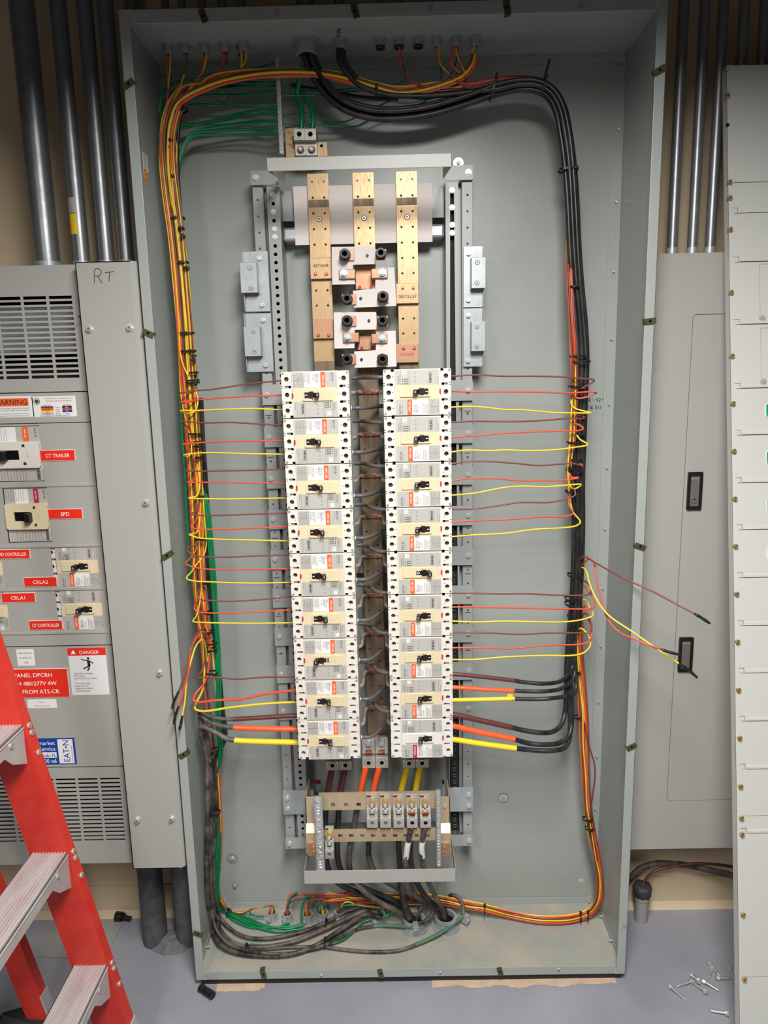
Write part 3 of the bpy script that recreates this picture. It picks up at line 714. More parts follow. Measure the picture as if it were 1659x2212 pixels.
# jumpers between the columns and bus saddles
for k in range(9):
    z = zc(k)
    for nm, dz, pts in (('upper', .035, [(-.114, .166), (-.098, .164), (-.086, .150), (-.062, .100), (-.048, .0905), (-.036, .0905)]),
                        ('lower', -.035, [(-.1125, .0905), (-.092, .0905), (-.078, .104), (-.056, .150), (-.047, .164), (-.034, .166)])):
        r = tag(thing('insulated_jumper', (-.0743, .10, z+dz)), '%s grey jumper across the gap between the %s breakers from top' % (nm, ordn[k]), 'jumper', 'grey jumpers between the breaker columns')
        b = MB().tube([(x+.0743, y-.10, 0) for x, y in pts], .0049, W_GY, 10, 5); b.build('sleeve', r)
        e = pts[-1] if nm == 'upper' else pts[0]; sg = -1 if nm == 'upper' else 1
        b = MB().cyl((e[0]+.0743+.001*sg, e[1]-.10, 0), (e[0]+.0743-.004*sg, e[1]-.10, 0), .0052, WHITEI, 10); b.build('end_collar', r)
    r = tag(thing('bus_saddle', (-.0738, .19, z)), 'brown saddle with two red screws on middle bus bar beside the %s breakers' % ordn[k], 'bus connector', 'screw saddles down the middle bus bar')
    b = MB().box(-.0225, .0225, -.004, 0, -.006, .006, DARKBAR); b.build('saddle', r, .001)
    for s in (-1, 1):
        b = MB().cyl((s*.011, -.004, 0), (s*.011, -.0055, 0), .005, BRASS, 14).cyl((s*.011, -.005, 0), (s*.011, -.009, 0), .0038, REDSC, 6); b.build('red_screw', r)
        b = MB().tube([(s*.019, -.003, 0), (s*.026, -.008, 0), (s*.030, -.022, 0), (s*.0315, -.070, 0), (s*.033, -.094, 0), (s*.0395, -.101, 0)], .0047, SLEEVE, 9, 5); b.build('sleeved_leg', r)
# ------------------------------------------------------------------ feeder lugs below the columns
def lugs(px0, px1, pya, pyb, y, n, label, tall=None):
    a = P(px0, pyb, y); c = P(px1, pya, y); wd = (c.x-a.x)/n
    for i in range(n):
        lab = label % ('left', 'right')[i]
        r = tag(thing('cable_lug', (a.x+wd*(i+.5), y, a.z)), lab, 'cable lug'); H = c.z-a.z
        w2 = wd/2-.0004
        hb = H if not tall else H*.40
        b = MB().box(-w2, w2, 0, .034, 0, hb, ALU)
        if tall: b.box(-w2, w2, .022, .034, hb, H, ALU); b.box(-w2, w2, .012, .022, hb+.004, H*.56, ALU)
        b.build('lug_body', r, .001)
        zc_ = hb*.55 if not tall else hb*.5
        b = MB().ring((0, .002, zc_), (0, -.0012, zc_), .0108, .0062, ALU, 24).cyl((0, .001, zc_), (0, -.0002, zc_), .0063, HOLE, 6).ring((0, .001, zc_), (0, -.0005, zc_), .0118, .0108, INKL, 24); b.build('set_screw', r)
        if tall:
            b = MB(); hexbolt(b, 0, .022, H*.82, .0085, GALV, .0105, .007); b.build('bolt', r)
            b = MB(); rr = random.Random(i)
            for q in range(9): b.tube([(-.009+.0022*q, .014, hb*1.02), (-.009+.0022*q+rr.uniform(-.002, .002), .008, hb*1.22), (-.007+.0018*q, .016, hb*1.45)], .0011, mat('bare_copper_strand', rgb(168, 92, 62), .35, .85), 5, 3)
            b.build('copper_strands', r)
lugs(704.6, 760, 1644, 1664.6, .150, 2, 'aluminium feeder lug under left breaker column, %s of the pair')
lugs(782.5, 838, 1601, 1660, .150, 2, 'tall aluminium lug on foot of middle bus bar, %s of the pair', True)
lugs(870, 925.8, 1640, 1659.5, .150, 2, 'aluminium feeder lug under right breaker column, %s of the pair')

# ------------------------------------------------------------------ neutral bars
c2 = lambda x, y: (560+x/3.19, 1600+y/3.19)
NY = .085
nb = tag(thing('neutral_bar_assembly', (CX, NY, .33)), 'gold-toned neutral bars with square holes between two side legs, below the breakers', 'neutral bar')
def nrel(px, py, y): p = P(px, py, y); return (p.x-CX, y-NY, p.z-.33)
def bar(px0, py0, px1, py1, y, sq, nm):
    a = nrel(px0, py1, y); c = nrel(px1, py0, y)
    hs = []
    for q in sq: u = nrel(*q, y); hs.append(rect(u[0]-.0056, u[0]+.0056, u[2]-.0056, u[2]+.0056))
    MB().plate(rect(a[0], c[0], a[2], c[2]), hs, y-NY, y-NY+.005, GOLDB).build(nm, nb)
bar(690, 1709.7, 944, 1750.5, .085, [c2(x, 442) for x in (508, 598, 685)], 'upper_neutral_bar')
bar(692, 1789.7, 944, 1819.4, .070, [c2(x, 657) for x in (560, 635, 710, 785, 860, 935, 1010, 1085, 1160)], 'lower_neutral_bar')
for s, pts in ((-1, [(335, 362), (437, 362), (437, 640), (415, 700), (335, 722)]), (1, [(1215, 345), (1308, 345), (1320, 520), (1312, 700), (1218, 700)])):
    a = nrel(*c2(335 if s < 0 else 1240, 722), .10); c = nrel(*c2(437 if s < 0 else 1312, 362), .10)
    b = MB()
    x0, x1 = a[0], c[0]
    b.box(x0, x1, .083-NY, .087-NY, c[2]-.075, c[2], GOLDB)
    v = [(x0, .083-NY, c[2]-.075), (x1, .083-NY, c[2]-.075), (x1, .066-NY, c[2]-.093), (x0, .066-NY, c[2]-.093)]
    v2 = [(q[0], q[1]+.004, q[2]) for q in v]
    b.add(v+v2, [(3, 2, 1, 0), (4, 5, 6, 7), (0, 1, 5, 4), (2, 3, 7, 6), (1, 2, 6, 5), (3, 0, 4, 7)], GOLDB)
    b.box(x0, x1, .066-NY, .070-NY, a[2], c[2]-.093, GOLDB)
    xe = x0 if s < 0 else x1
    b.box(xe, xe-s*.004, .083-NY, .172-NY, c[2]-.075, c[2], GOLDB)
    lg = b.build('side_leg', nb, .0012)
    b = MB().box(x0+.004, x1-.003, .061-NY, .066-NY, a[2]-.004, a[2]+.034, COPPER); b.build('copper_splice', lg, .001)
    for dz in (.010, .022):
        b = MB(); b.cyl(((x0+x1)/2-.003, .061-NY, a[2]+dz), ((x0+x1)/2-.003, .0595-NY, a[2]+dz), .0048, BRASS, 14); b.cyl(((x0+x1)/2-.003, .060-NY, a[2]+dz), ((x0+x1)/2-.003, .057-NY, a[2]+dz), .0036, BRASS, 6); b.build('brass_screw', lg)
    b = MB(); b.cyl(((x0+x1)/2, .083-NY, c[2]-.024), ((x0+x1)/2, .079-NY, c[2]-.024), .0048, STEEL, 6); b.build('bolt', lg)
    MB().box(x0+.012, x1-.010, .15-NY, .152-NY, c[2]-.004, c[2]+.008, LENS).build('red_insulator', nb)
for px0, px1, pya, pyb, nm in ((684, 695.5, 1724, 1886, 'left'), (943.5, 952, 1710, 1872, 'right')):
    y = .045; a = P(px0, pyb, y); c = P(px1, pya, y); H = c.z-a.z; r = tag(thing('terminal_bar', ((a.x+c.x)/2, y, a.z)), 'vertical silver terminal bar full of screws at %s end of the neutral bars' % nm, 'terminal bar')
    w2 = (c.x-a.x)/2
    MB().box(-w2, w2, 0, .012, 0, H, GALV).build('bar', r, .0008)
    n_ = int(H/.0085)
    for k in range(n_):
        z = .005+k*.0085; b = MB().cyl((random.uniform(-.0006, .0006), .0, z), (random.uniform(-.001, .001), -.003, z+random.uniform(-.0008, .0008)), w2*.80, STEEL, 10, r1=w2*.6); a_ = random.uniform(0, 3); d = w2*.6
        b.add([(-d*math.cos(a_)-.0004, -.0032, z-d*math.sin(a_)*.6), (-d*math.cos(a_)+.0004, -.0032, z-d*math.sin(a_)*.6), (d*math.cos(a_)+.0004, -.0032, z+d*math.sin(a_)*.6), (d*math.cos(a_)-.0004, -.0032, z+d*math.sin(a_)*.6)], [(0, 1, 2, 3)], INK)
        b.build('terminal_screw', r)
def stud_lug(px, pya, pyb, y, label, wire, w=.0145):
    a = P(px, pyb, y); H = P(px, pya, y).z-a.z; r = tag(thing('neutral_lug', (a.x, y, a.z)), label, 'cable lug', 'aluminium lugs on the neutral bars')
    hb = H*.33
    b = MB().box(-w+.0004, w-.0004, 0, .030, 0, hb, ALU).box(-w+.0004, w-.0004, .022, .030, hb, H, ALU)
    b.box(-w+.0004, -w*.5, .008, .022, hb, H*.52, ALU).box(w*.5, w-.0004, .008, .022, hb, H*.52, ALU); b.build('lug_body', r, .001)
    b = MB().ring((0, .001, hb*.55), (0, -.0012, hb*.55), .0092, .0056, ALU, 22).cyl((0, .001, hb*.55), (0, -.0002, hb*.55), .0057, HOLE if wire else INKL, 6); b.build('set_screw', r)
    b = MB().cyl((0, .022, H*.76), (0, .019, H*.76), .0115, GOLDB, 20); b.cyl((0, .020, H*.76), (0, .011, H*.76), .0088, BRASS, 6); b.cyl((0, .012, H*.70), (0, .004, H*.67), .0042, STEEL, 10); b.build('stud_nut', r)
    b = MB().tube([(-w*.45, .014, H*.42), (0, .009, H*.47), (w*.45, .014, H*.42)], .003, ALU, 8, 4); b.tube([(-w*.45, .014, H*.56), (0, .010, H*.52), (w*.45, .014, H*.56)], .003, ALU, 8, 4); b.build('saddle', r)
    b = MB().box(-w*.9, -w*.2, .0216, .0221, H*.90, H*.955, LENS); b.build('red_paint_mark', r)
    if wire:
        b = MB(); rr = random.Random(int(px))
        for q in range(8): b.tube([(-.008+.0022*q, .016, hb), (-.008+.0022*q+rr.uniform(-.002, .002), .004, hb*1.35), (-.006+.0018*q, .013, hb*1.7)], .0011, MATS['bare_copper_strand'], 5, 3)
        b.build('copper_strands', r)
for i, cx in enumerate((780, 872, 963, 1055, 1147)):
    q = c2(cx, 402); q2 = c2(cx, 602)
    stud_lug(q[0], q[1], q2[1], .054, 'aluminium lug, %s from left of five on the upper neutral bar' % ordn[i], i > 2)
q = c2(485, 632); q2 = c2(485, 815); stud_lug(q[0], q[1], q2[1], .040, 'single aluminium lug at left end of the lower neutral bar', False, .0115)
# ground bar, plate and lug block at top left
gy = .19
a = P(618, 340, gy); c = P(640, 272, gy); d = P(707, 306, gy)
r = tag(thing('ground_bus_plate', (a.x, gy, a.z)), 'brass-coloured ground plate above the left bus bar', 'ground plate')
MB().prism([(0, 0), (d.x-a.x, 0), (d.x-a.x, d.z-a.z), (c.x-a.x+.02, d.z-a.z), (c.x-a.x+.02, c.z-a.z), (0, c.z-a.z)], 0, .006, BRASSBAR).build('plate', r, .0008)
for py in (283, 309):
    u = P(628, py, gy); b = MB(); hexbolt(b, u.x-a.x, 0, u.z-a.z, .0048, BRASS, .0065, .003); b.build('brass_screw', r)
u = P(694.5, 315, gy); MB().cyl((u.x-a.x, -.0003, u.z-a.z), (u.x-a.x, .001, u.z-a.z), .0035, HOLE, 14).build('bolt_hole', r)
for i, px in enumerate((648, 672)):
    y = .155; a = P(px, 331, y); H = P(px, 277, y).z-a.z; hb = H*.45; w = .0132
    r = tag(thing('ground_lug', (a.x, y, a.z)), 'aluminium ground lug on the brass plate at top, %s of two' % ('left', 'right')[i], 'cable lug')
    b = MB().box(-w, w, .018, .035, 0, H, ALU).box(-w, w, 0, .035, hb+.004, H, ALU); b.build('lug_body', r, .001)
    z = (hb+H)/2+.002; b = MB().ring((0, .001, z), (0, -.0012, z), .0098, .0058, ALU, 22).cyl((0, .001, z), (0, -.0002, z), .0059, HOLE, 6); b.build('set_screw', r)
    b = MB(); b.cyl((0, .018, hb*.5), (0, .0165, hb*.5), .0086, INKL, 20); b.cyl((0, .017, hb*.5), (0, .010, hb*.5), .0058, COPPER, 6); b.cyl((0, .011, hb*.5), (0, .007, hb*.5), .0034, STEEL, 10); b.build('bolt', r)
y = .165; a = P(608, 333, y); c = P(607, 123, y); H = c.z-a.z
r = tag(thing('ground_terminal_bar', (a.x, y, a.z)), 'tall narrow silver ground terminal bar with green wires at top left', 'terminal bar')
MB().box(-.0048, .0048, 0, .012, 0, H, GALV).build('bar', r, .0008)
for k in range(int(H/.0083)):
    z = .005+k*.0083; b = MB().cyl((0, .0, z), (0, -.0018, z), .0034, STEEL, 10); t = random.uniform(0, 3); d = .003
    b.add([(-d*math.cos(t)-.0004, -.0020, z-d*math.sin(t)), (-d*math.cos(t)+.0004, -.0020, z-d*math.sin(t)), (d*math.cos(t)+.0004, -.0020, z+d*math.sin(t)), (d*math.cos(t)-.0004, -.0020, z+d*math.sin(t))], [(0, 1, 2, 3)], INK); b.build('terminal_screw', r)
GBX = a.x
# ------------------------------------------------------------------ conduit hubs
def hub(x, y, z, dirz, r_, label, h=.018, cap=None, group=None):
    r = tag(thing('conduit_hub', (x, y, z)), label, 'conduit fitting', group)
    s = dirz
    MB().ring((0, 0, 0), (0, 0, s*.004), r_*1.38, r_*.9, GALV, 12 if r_ < .02 else 24).build('locknut', r)
    b = MB().ring((0, 0, 0), (0, 0, s*h), r_, r_*.82, GALV, 24)
    for k in range(4): b.ring((0, 0, s*(.005+k*(h-.007)/4)), (0, 0, s*(.006+k*(h-.007)/4)), r_*1.035, r_, GALV, 24)
    b.build('threaded_collar', r)
    MB().ring((0, 0, s*(h-.001)), (0, 0, s*(h+.004)), r_*1.08, r_*.78, cap or GALV, 24).build('bushing', r)
    MB().cyl((0, 0, s*h*.55), (0, 0, s*(h*.55+.0005)), r_*.81, HOLE, 20).build('opening_shade', r)  # dark disc set in the collar as the shade of its mouth
    return r
HT0 = [(-.5034, 'leftmost small hub in the cabinet roof', .0130), (-.4665, 'second small hub from left in the cabinet roof', .0130), (-.4217, 'third small hub from left in the cabinet roof', .0130),
      (-.3762, 'fourth small hub from left in the cabinet roof', .0130), (-.3339, 'fifth small hub from left in the cabinet roof', .0130), (-.192, 'largest hub in the cabinet roof, thick black cables leave it', .0260),
      (-.1164, 'medium hub right of the largest hub in the cabinet roof', .0145), (-.0265, 'sixth small hub from right in the roof, red bushing', .0125), (.0151, 'fifth small hub from right in the roof, red bushing', .0125),
      (.0587, 'fourth small hub from right in the roof, red bushing', .0125), (.0993, 'third small hub from right in the cabinet roof', .0125), (.1435, 'second small hub from right in the cabinet roof', .0125), (.1862, 'rightmost small hub in the cabinet roof', .0125)]
HY = .156
HT = [(a_, b_, {.0130: .0103, .0125: .0103, .0260: .0240, .0145: .0125}[c_]) for a_, b_, c_ in HT0]
for i, (x, lab, rr_) in enumerate(HT):
    hub(x, HY, BT-T, -1, rr_, lab, .016 if rr_ < .02 else .026, LENS if 'red' in lab else None)
    # conduit above the roof
    b = MB().cyl((0, 0, 0), (0, 0, .67), rr_*.85, GALVC, 20); b2 = thing('metal_conduit', (x, HY, BT))
    tag(b2, 'conduit rising from the cabinet roof above the %s' % lab.split(' in the')[0].split(' from right in')[0], 'conduit')
    b.build('pipe', b2); MB().cyl((0, 0, 0), (0, 0, .03), rr_*1.05, GALVC, 20).build('coupling', b2)
HBm = [(587, 1972), (621, 1974), (664, 1975), (697, 1971), (734, 1969)]
GB = []
def groundlug(x, y, z, label, s=1.0, ang=0):
    r = tag(thing('grounding_clamp', (x, y, z), (0, 0, ang)), label, 'grounding clamp')
    b = MB().box(-.0055*s, .0055*s, -.006*s, .006*s, 0, .013*s, GALV).box(-.0042*s, .0042*s, -.005*s, .005*s, .013*s, .016*s, GALV); b.build('clamp_body', r, .0008)
    b = MB().cyl((0, -.006*s, .006*s), (0, -.0075*s, .006*s), .0034*s, STEEL, 12); b.box(-.003*s, .003*s, -.0078*s, -.0074*s, .0056*s, .0064*s, INK); b.build('screw', r)
for i, (px, py) in enumerate(HBm):
    p = P(px, py, .040, 'z'); hub(p.x, p.y, BZ+T, 1, .0145, '%s small hub from left in the cabinet floor' % ordn[i].capitalize().lower(), .016)
    GB.append(p); groundlug(p.x-.006, p.y-.0215, BZ+T+.006, 'small grounding clamp in front of %s small hub of the cabinet floor' % ordn[i], .9, .2)
p = P(815.7, 1975, .045, 'z'); hub(p.x, p.y, BZ+T, 1, .022, 'medium hub in the cabinet floor between small and large hubs', .018); GM = p
p = P(893.9, 1982.4, .052, 'z'); hub(p.x, p.y, BZ+T, 1, .0300, 'left one of the two large hubs in the cabinet floor', .026); GA = p
p = P(962.8, 1979, .052, 'z'); hub(p.x, p.y, BZ+T, 1, .0300, 'right one of the two large hubs in the cabinet floor', .026); GBB = p
u = P(810, 1988, .04, 'z'); groundlug(u.x, u.y, .030, 'grounding clamp on the front rim of the medium floor hub')
u = P(898, 2006, .04, 'z'); groundlug(u.x, u.y, .030, 'larger grounding clamp in front of left large floor hub', 1.7, .1)
u = P(1006, 1982, .045, 'z'); groundlug(u.x, u.y, .030, 'larger grounding clamp right of the right large floor hub', 1.6, .9)

# ------------------------------------------------------------------ wires
def path(spec, dy=.13):
    out = []
    for q in spec:
        if len(q) == 2: out.append(P(q[0], q[1], dy))
        elif len(q) == 3: out.append(P(q[0], q[1], q[2]))
        else: out.append(P(q[0], q[1], q[2], q[3]))
    return out
def lane(pts, a, c, wob=.0, seed=0):
    """shift a path sideways by a and in depth by c"""
    rr = random.Random(seed); out = []; n = len(pts)
    for i, p in enumerate(pts):
        t = pts[min(i+1, n-1)]-pts[max(i-1, 0)]; t.y = 0
        t = t.normalized() if t.length > 1e-6 else Vector((0, 0, 1))
        nrm = Vector((t.z, 0, -t.x))
        out.append(p+nrm*(a+rr.uniform(-wob, wob))+Vector((0, c+rr.uniform(-wob, wob)*.5, 0)))
    return out
def wire(pts, r, m, label, name='insulated_wire', cat='wire', group=None, n=7, sub=5):
    o = MB().tube(pts, r, m, n, sub).build(name)
    return tag(o, label, cat, group)
CN = {'b': (W_BR, 'brown'), 'o': (W_OR, 'orange'), 'y': (W_YE, 'yellow'), 'g': (W_GR, 'green'), 'k': (W_BK, 'black')}
# left bundle spine (runs down the left side)
LB = [(405, 196, .15), (384, 222, .145), (368, 262, .14), (362, 310, .135), (364, 360, .13), (371, 430, .13), (380, 500, .13), (390, 600, .13), (398, 700, .13), (403, 780, .13), (409, 860, .13), (415, 950, .13), (420, 1030, .13), (425, 1110, .13),
      (427, 1190, .13), (430, 1260, .13), (437, 1330, .13), (446, 1400, .13), (452, 1460, .13), (458, 1530, .13), (464, 1600, .13)]
def spine(S_, y0, y1):
    return [q for q in S_ if y0 <= q[1] <= y1]
c5 = lambda x, y: (380+x/5.529, 700+y/5.529)
c8 = lambda x, y: (330+x/3.6857, 1080+y/3.6857)
LBR = [('b', c5, [(1248, 678), (1050, 695), (850, 718), (650, 748), (400, 785), (240, 797), (50, 825), (120, 812), (240, 745)]),
 ('o', c5, [(1260, 852), (850, 862), (480, 887), (240, 908), (45, 938), (130, 940), (210, 915), (245, 850)]),
 ('y', c5, [(1270, 1025), (950, 1010), (600, 1018), (280, 1032), (52, 1038), (130, 1068), (225, 1040), (262, 880)]),
 ('b', c5, [(1278, 1208), (950, 1190), (650, 1175), (300, 1180), (72, 1168), (100, 1195), (150, 1232), (155, 1150)]),
 ('o', c5, [(1290, 1390), (900, 1398), (550, 1405), (280, 1418), (75, 1437), (150, 1442), (195, 1370)]),
 ('y', c5, [(1302, 1555), (900, 1550), (350, 1537), (200, 1548), (90, 1565), (145, 1582), (190, 1510)]),
 ('b', c5, [(1307, 1733), (950, 1745), (600, 1752), (300, 1757), (105, 1750), (200, 1740), (240, 1640)]),
 ('o', c5, [(1317, 1900), (900, 1900), (500, 1890), (300, 1892), (135, 1888), (205, 1870), (250, 1740)]),
 ('y', c5, [(1329, 2078), (900, 2085), (600, 2090), (300, 2085), (150, 2078), (250, 2050), (285, 1900)]),
 ('b', c8, [(1072, 105), (850, 112), (500, 123), (350, 122), (305, 112), (350, 85), (366, 20)]),
 ('o', c8, [(1080, 213), (850, 222), (550, 232), (370, 232), (305, 215), (340, 170), (360, 115)]),
 ('y', c8, [(1087, 326), (800, 320), (500, 312), (360, 300), (292, 275), (350, 260), (372, 180)]),
 ('b', c8, [(1087, 437), (850, 445), (500, 455), (330, 440), (275, 400), (290, 370), (335, 365), (345, 300)]),
 ('o', c8, [(1100, 548), (800, 552), (420, 550), (310, 530), (262, 505), (300, 460), (345, 390)]),
 ('y', c8, [(1110, 655), (800, 663), (450, 652), (330, 645), (268, 625), (310, 570), (345, 520)]),
 ('b', c8, [(1112, 768), (900, 790), (600, 808), (450, 800), (385, 795), (352, 765), (378, 700), (375, 620)]),
 ('o', c8, [(1114, 874), (800, 893), (450, 900), (360, 890), (330, 865), (365, 780)]),
 ('y', c8, [(1117, 978), (800, 982), (400, 975), (320, 965), (350, 920), (380, 780)])]
LH = [('b', [(150, 1662), (172, 1600), (205, 1525), (250, 1410), (275, 1340), (300, 1180), (340, 1085), (400, 1020), (418, 1040), (420, 1110)], 3),
      ('o', [(165, 1785), (180, 1720), (205, 1640), (250, 1500), (285, 1360), (302, 1190), (350, 1095), (405, 1048), (432, 1090), (440, 1160)], 3),
      ('y', [(210, 1835), (222, 1790), (236, 1715), (256, 1600), (270, 1440), (300, 1300), (345, 1160), (400, 1110), (425, 1200), (432, 1290)], 3)]
LT = [('b', .0022, [(1137, 1407), (900, 1410), (680, 1425), (480, 1412), (330, 1408), (380, 1380), (415, 1270)]),
      ('o', .0032, [(1137, 1515), (900, 1545), (700, 1585), (500, 1595), (350, 1610), (322, 1590), (350, 1530), (415, 1450)]),
      ('y', .0030, [(1142, 1610), (900, 1622), (600, 1655), (400, 1682), (338, 1665), (345, 1620), (400, 1500)])]
hubx = [h[0] for h in HT]
TOPRUN_L = [(1000, 176, .16), (930, 190, .16), (860, 197, .16), (805, 186, .16), (740, 168, .16), (670, 158, .16), (600, 158, .158), (520, 163, .155), (455, 176, .152)]
def left_source(i):
    """where a left bundle wire enters: one of the five left hubs or the run across the top"""
    if i % 4 != 3:
        h = [0, 1, 2, 3, 4][(i*2+i//5) % 5]; x = hubx[h]+random.uniform(-.006, .006)
        p0 = Vector((x, HY+random.uniform(-.005, .005), BT-.012))
        mid = {0: [P(363, 190, .15), P(360, 250, .142)], 1: [P(398, 160, .152), P(386, 195, .150)], 2: [P(438, 152, .152), P(420, 180, .151)], 3: [P(480, 148, .154), P(462, 168, .152), P(425, 188, .151)], 4: [P(520, 146, .154), P(500, 160, .153), P(450, 178, .152)]}[h]
        return [p0, p0+Vector((0, 0, -.022))]+mid, h
    return None, 5
idx = list(range(30)); random.shuffle(idx)
def lanepos(k):
    col = (idx[k % 30] % 10); lay = idx[k % 30]//10
    return (-(col-4.5)*.0041, (lay-1)*.0042)
wn = 0
def left_wire(col, r, m, depart, tail, label, k):
    global wn
    a, c = lanepos(k)
    src, h = left_source(k)
    sp = spine(LB, 0 if h != 0 else 300, depart)
    body = lane(path(sp), a, c, .0012, k)
    if src is None:
        src = lane(path(TOPRUN_L), -a*.6, c*.6, .001, k)
        src = [Vector((hubx[11+(k//4) % 2], HY, BT-.012)), Vector((hubx[11+(k//4) % 2]-.012, HY, BT-.055))]+src
    pts = src+body+tail
    return wire(pts, r, m, label, group='wires of the left bundle')
def end_in(pts, y): return pts
for i, (cc, f, pts) in enumerate(LBR):
    px = [f(*q) for q in pts]; n = len(px)
    row = i//3
    hooki = max(range(n), key=lambda j: -px[j][0])
    out = []
    for j, q in enumerate(px):
        if j <= hooki: t = j/hooki; yy = .075*(1-t)+.088*t+.0*(t > .99)
        else: t = (j-hooki)/(n-1-hooki); yy = .088*(1-t)+.122*t
        out.append(P(q[0], q[1], yy))
    e = out[0]; e = Vector((LX-.070, .075, e.z)); out = [e]+out[0:]
    out[1].x = min(out[1].x, LX-.080)
    tail = out[::-1]
    cn = CN[cc][1]
    left_wire(cc, .0019, CN[cc][0], px[-1][1]-25, tail, '%s wire from the left bundle to the %s breaker of the left column' % (cn, ordn[row]), i)
for i, (cc, pts, nb_) in enumerate(LH):
    px = [c8(*q) for q in pts]; n = len(px); out = []
    YY = [-.036, -.036, -.034, -.030, -.024, -.012, .02, .06, .09, .12, .122]
    for j, q in enumerate(px): out.append(P(q[0], q[1], YY[j]))
    tail = out[::-1]
    o = left_wire(cc, .0021, CN[cc][0], px[-1][1]-30, tail[:-2]+[tail[-2]], '%s wire hanging loose over the left cabinet edge with a black taped end' % CN[cc][1], 18+i)
    MB().tube([out[0]]+out[1:3], .0029, BLACKP, 8, 5, radii=[.002, .0034, .0030, .0032, .0026, .0030]).build('taped_end', o)
for i, (cc, rr_, pts) in enumerate(LT):
    px = [c8(*q) for q in pts]; n = len(px); out = []
    hooki = 4 if cc == 'b' else (5 if cc == 'o' else 4)
    for j, q in enumerate(px):
        if j <= hooki: t = j/hooki; yy = .078*(1-t)+.088*t
        else: t = (j-hooki)/(n-1-hooki); yy = .088*(1-t)+.122*t
        out.append(P(q[0], q[1], yy))
    out = [Vector((LX-.070, .078, out[0].z))]+out
    left_wire(cc, rr_, CN[cc][0], px[-1][1]-30, out[::-1], '%s wire from the left bundle to the eighth breaker of the left column' % CN[cc][1], 23+i*4)
# wires that only pass down the left bundle to the floor
DOWN = [(470, 1650, .15), (474, 1720, .17), (477, 1790, .19), (475, 1850, .20), (471, 1900, .205), (474, 1935, .205), (484, 1955, .205)]
for i, (cc, tgt) in enumerate((('o', 0), ('y', 0), ('b', 0))):
    body = lane(path(LB[2:]), .016-.004*i if cc != 'y' else -.012, .006, .001, 90+i)
    dn = lane(path(DOWN), (i-1)*.003, 0, .0005, 5+i)
    fl = [P(497, 1968, .035, 'z'), P(520, 1970+i*2, .034, 'z'), P(548, 1963, .205), P(566, 1960, .207), Vector((GB[0].x+.004*(i-1), GB[0].y, .062)), Vector((GB[0].x+.004*(i-1), GB[0].y, .03))]
    wire(body+dn+fl, .0021, CN[cc][0], '%s wire running down the left wall of the cabinet into the leftmost floor hub' % CN[cc][1])
LGR = [(352, 300, .16), (360, 380, .155), (373, 470, .15), (384, 560, .15), (389, 650, .148), (391, 720, .145), (391, 800, .145), (394, 860, .145), (399, 950, .145), (404, 1030, .145), (408, 1110, .145), (413, 1190, .145), (420, 1260, .145), (430, 1330, .145), (440, 1400, .145), (450, 1480, .15), (460, 1560, .15), (467, 1620, .16)]
RGR = [(376, 470, 0.162), (383, 560, 0.162), (394, 700, 0.162), (400, 780, 0.162), (405, 860, 0.162), (411, 950, 0.162), (424, 1030, 0.15), (438, 1110, 0.136), (446, 1190, 0.136), (451, 1260, 0.136), (455, 1330, 0.136), (460, 1400, 0.136), (462, 1480, 0.136), (462, 1560, 0.136), (466, 1620, 0.136)]
GDN = [(470, 1700, .175), (474, 1780, .19), (471, 1860, .20), (468, 1910, .205), (472, 1945, .205), (482, 1968, .03, 'z')]
gspec = [(LGR, [(500, 1985), (540, 2003), (590, 2004), (637, 2000), (652, 1997)], 2), (RGR, [(496, 1975), (530, 1993), (560, 2005), (600, 2013), (640, 2008), (680, 2004)], None),
         (RGR, [(500, 1972), (540, 1985), (575, 2000), (620, 2006), (655, 1999)], 1), (RGR, [(505, 1978), (560, 1998), (600, 2003), (625, 1994)], None)]
for i, (sp, fl, _) in enumerate(gspec):
    body = lane(path(sp), -.004-.0045*i if sp is RGR else .003, -.006+.003*(i % 2) if sp is RGR else -.006, .0008, 40+i)
    pts = body+lane(path(GDN), (i-1.5)*.0035, 0, .0004, 50+i)+[P(a, c, .028+.003*(i % 2), 'z') for a, c in fl]
    start = P(604, 245+15*i, .17)
    top = [start, P(540, 255+12*i, .19), P(470, 268+8*i, .19), P(415, 282+5*i, .18), P(388, 330+8*i, .17)]
    if sp is LGR: top = [P(604, 178, .17), P(500, 190, .21), P(430, 196, .215), P(380, 205, .21), P(356, 240, .19)]
    wire(top+body[(1 if sp is RGR else 0):]+pts[len(body):], .0030, W_GR, 'green ground wire, %s running down beside the left bundle' % ('left one' if i == 0 else ('second', 'third', 'fourth')[i-1]+' of those'))
c4 = lambda x, y: (340+x/4.366, 100+y/4.366)
greens = [([(1150, 430), (1000, 430), (800, 460), (500, 460), (300, 500), (200, 570), (130, 650), (100, 760)], 'upper thick'), ([(1150, 525), (900, 540), (600, 560), (400, 550), (200, 575), (120, 640)], 'second from top'),
          ([(1150, 570), (900, 612), (700, 650), (450, 715), (250, 745), (140, 755), (110, 820)], 'third from top'), ([(1150, 600), (900, 650), (700, 665), (500, 720), (300, 745), (165, 775), (120, 850)], 'fourth from top'),
          ([(1150, 632), (850, 657), (600, 702), (350, 747), (165, 805), (130, 870)], 'fifth from top'), ([(1150, 705), (900, 710), (700, 735), (400, 752), (200, 742), (130, 790)], 'lowest'),
          ([(1150, 340), (800, 350), (600, 345), (400, 380), (160, 420), (50, 560), (30, 700)], 'upper back'), ([(1150, 150), (1000, 190), (800, 240), (600, 262), (400, 300), (150, 350), (40, 450), (20, 620)], 'topmost')]
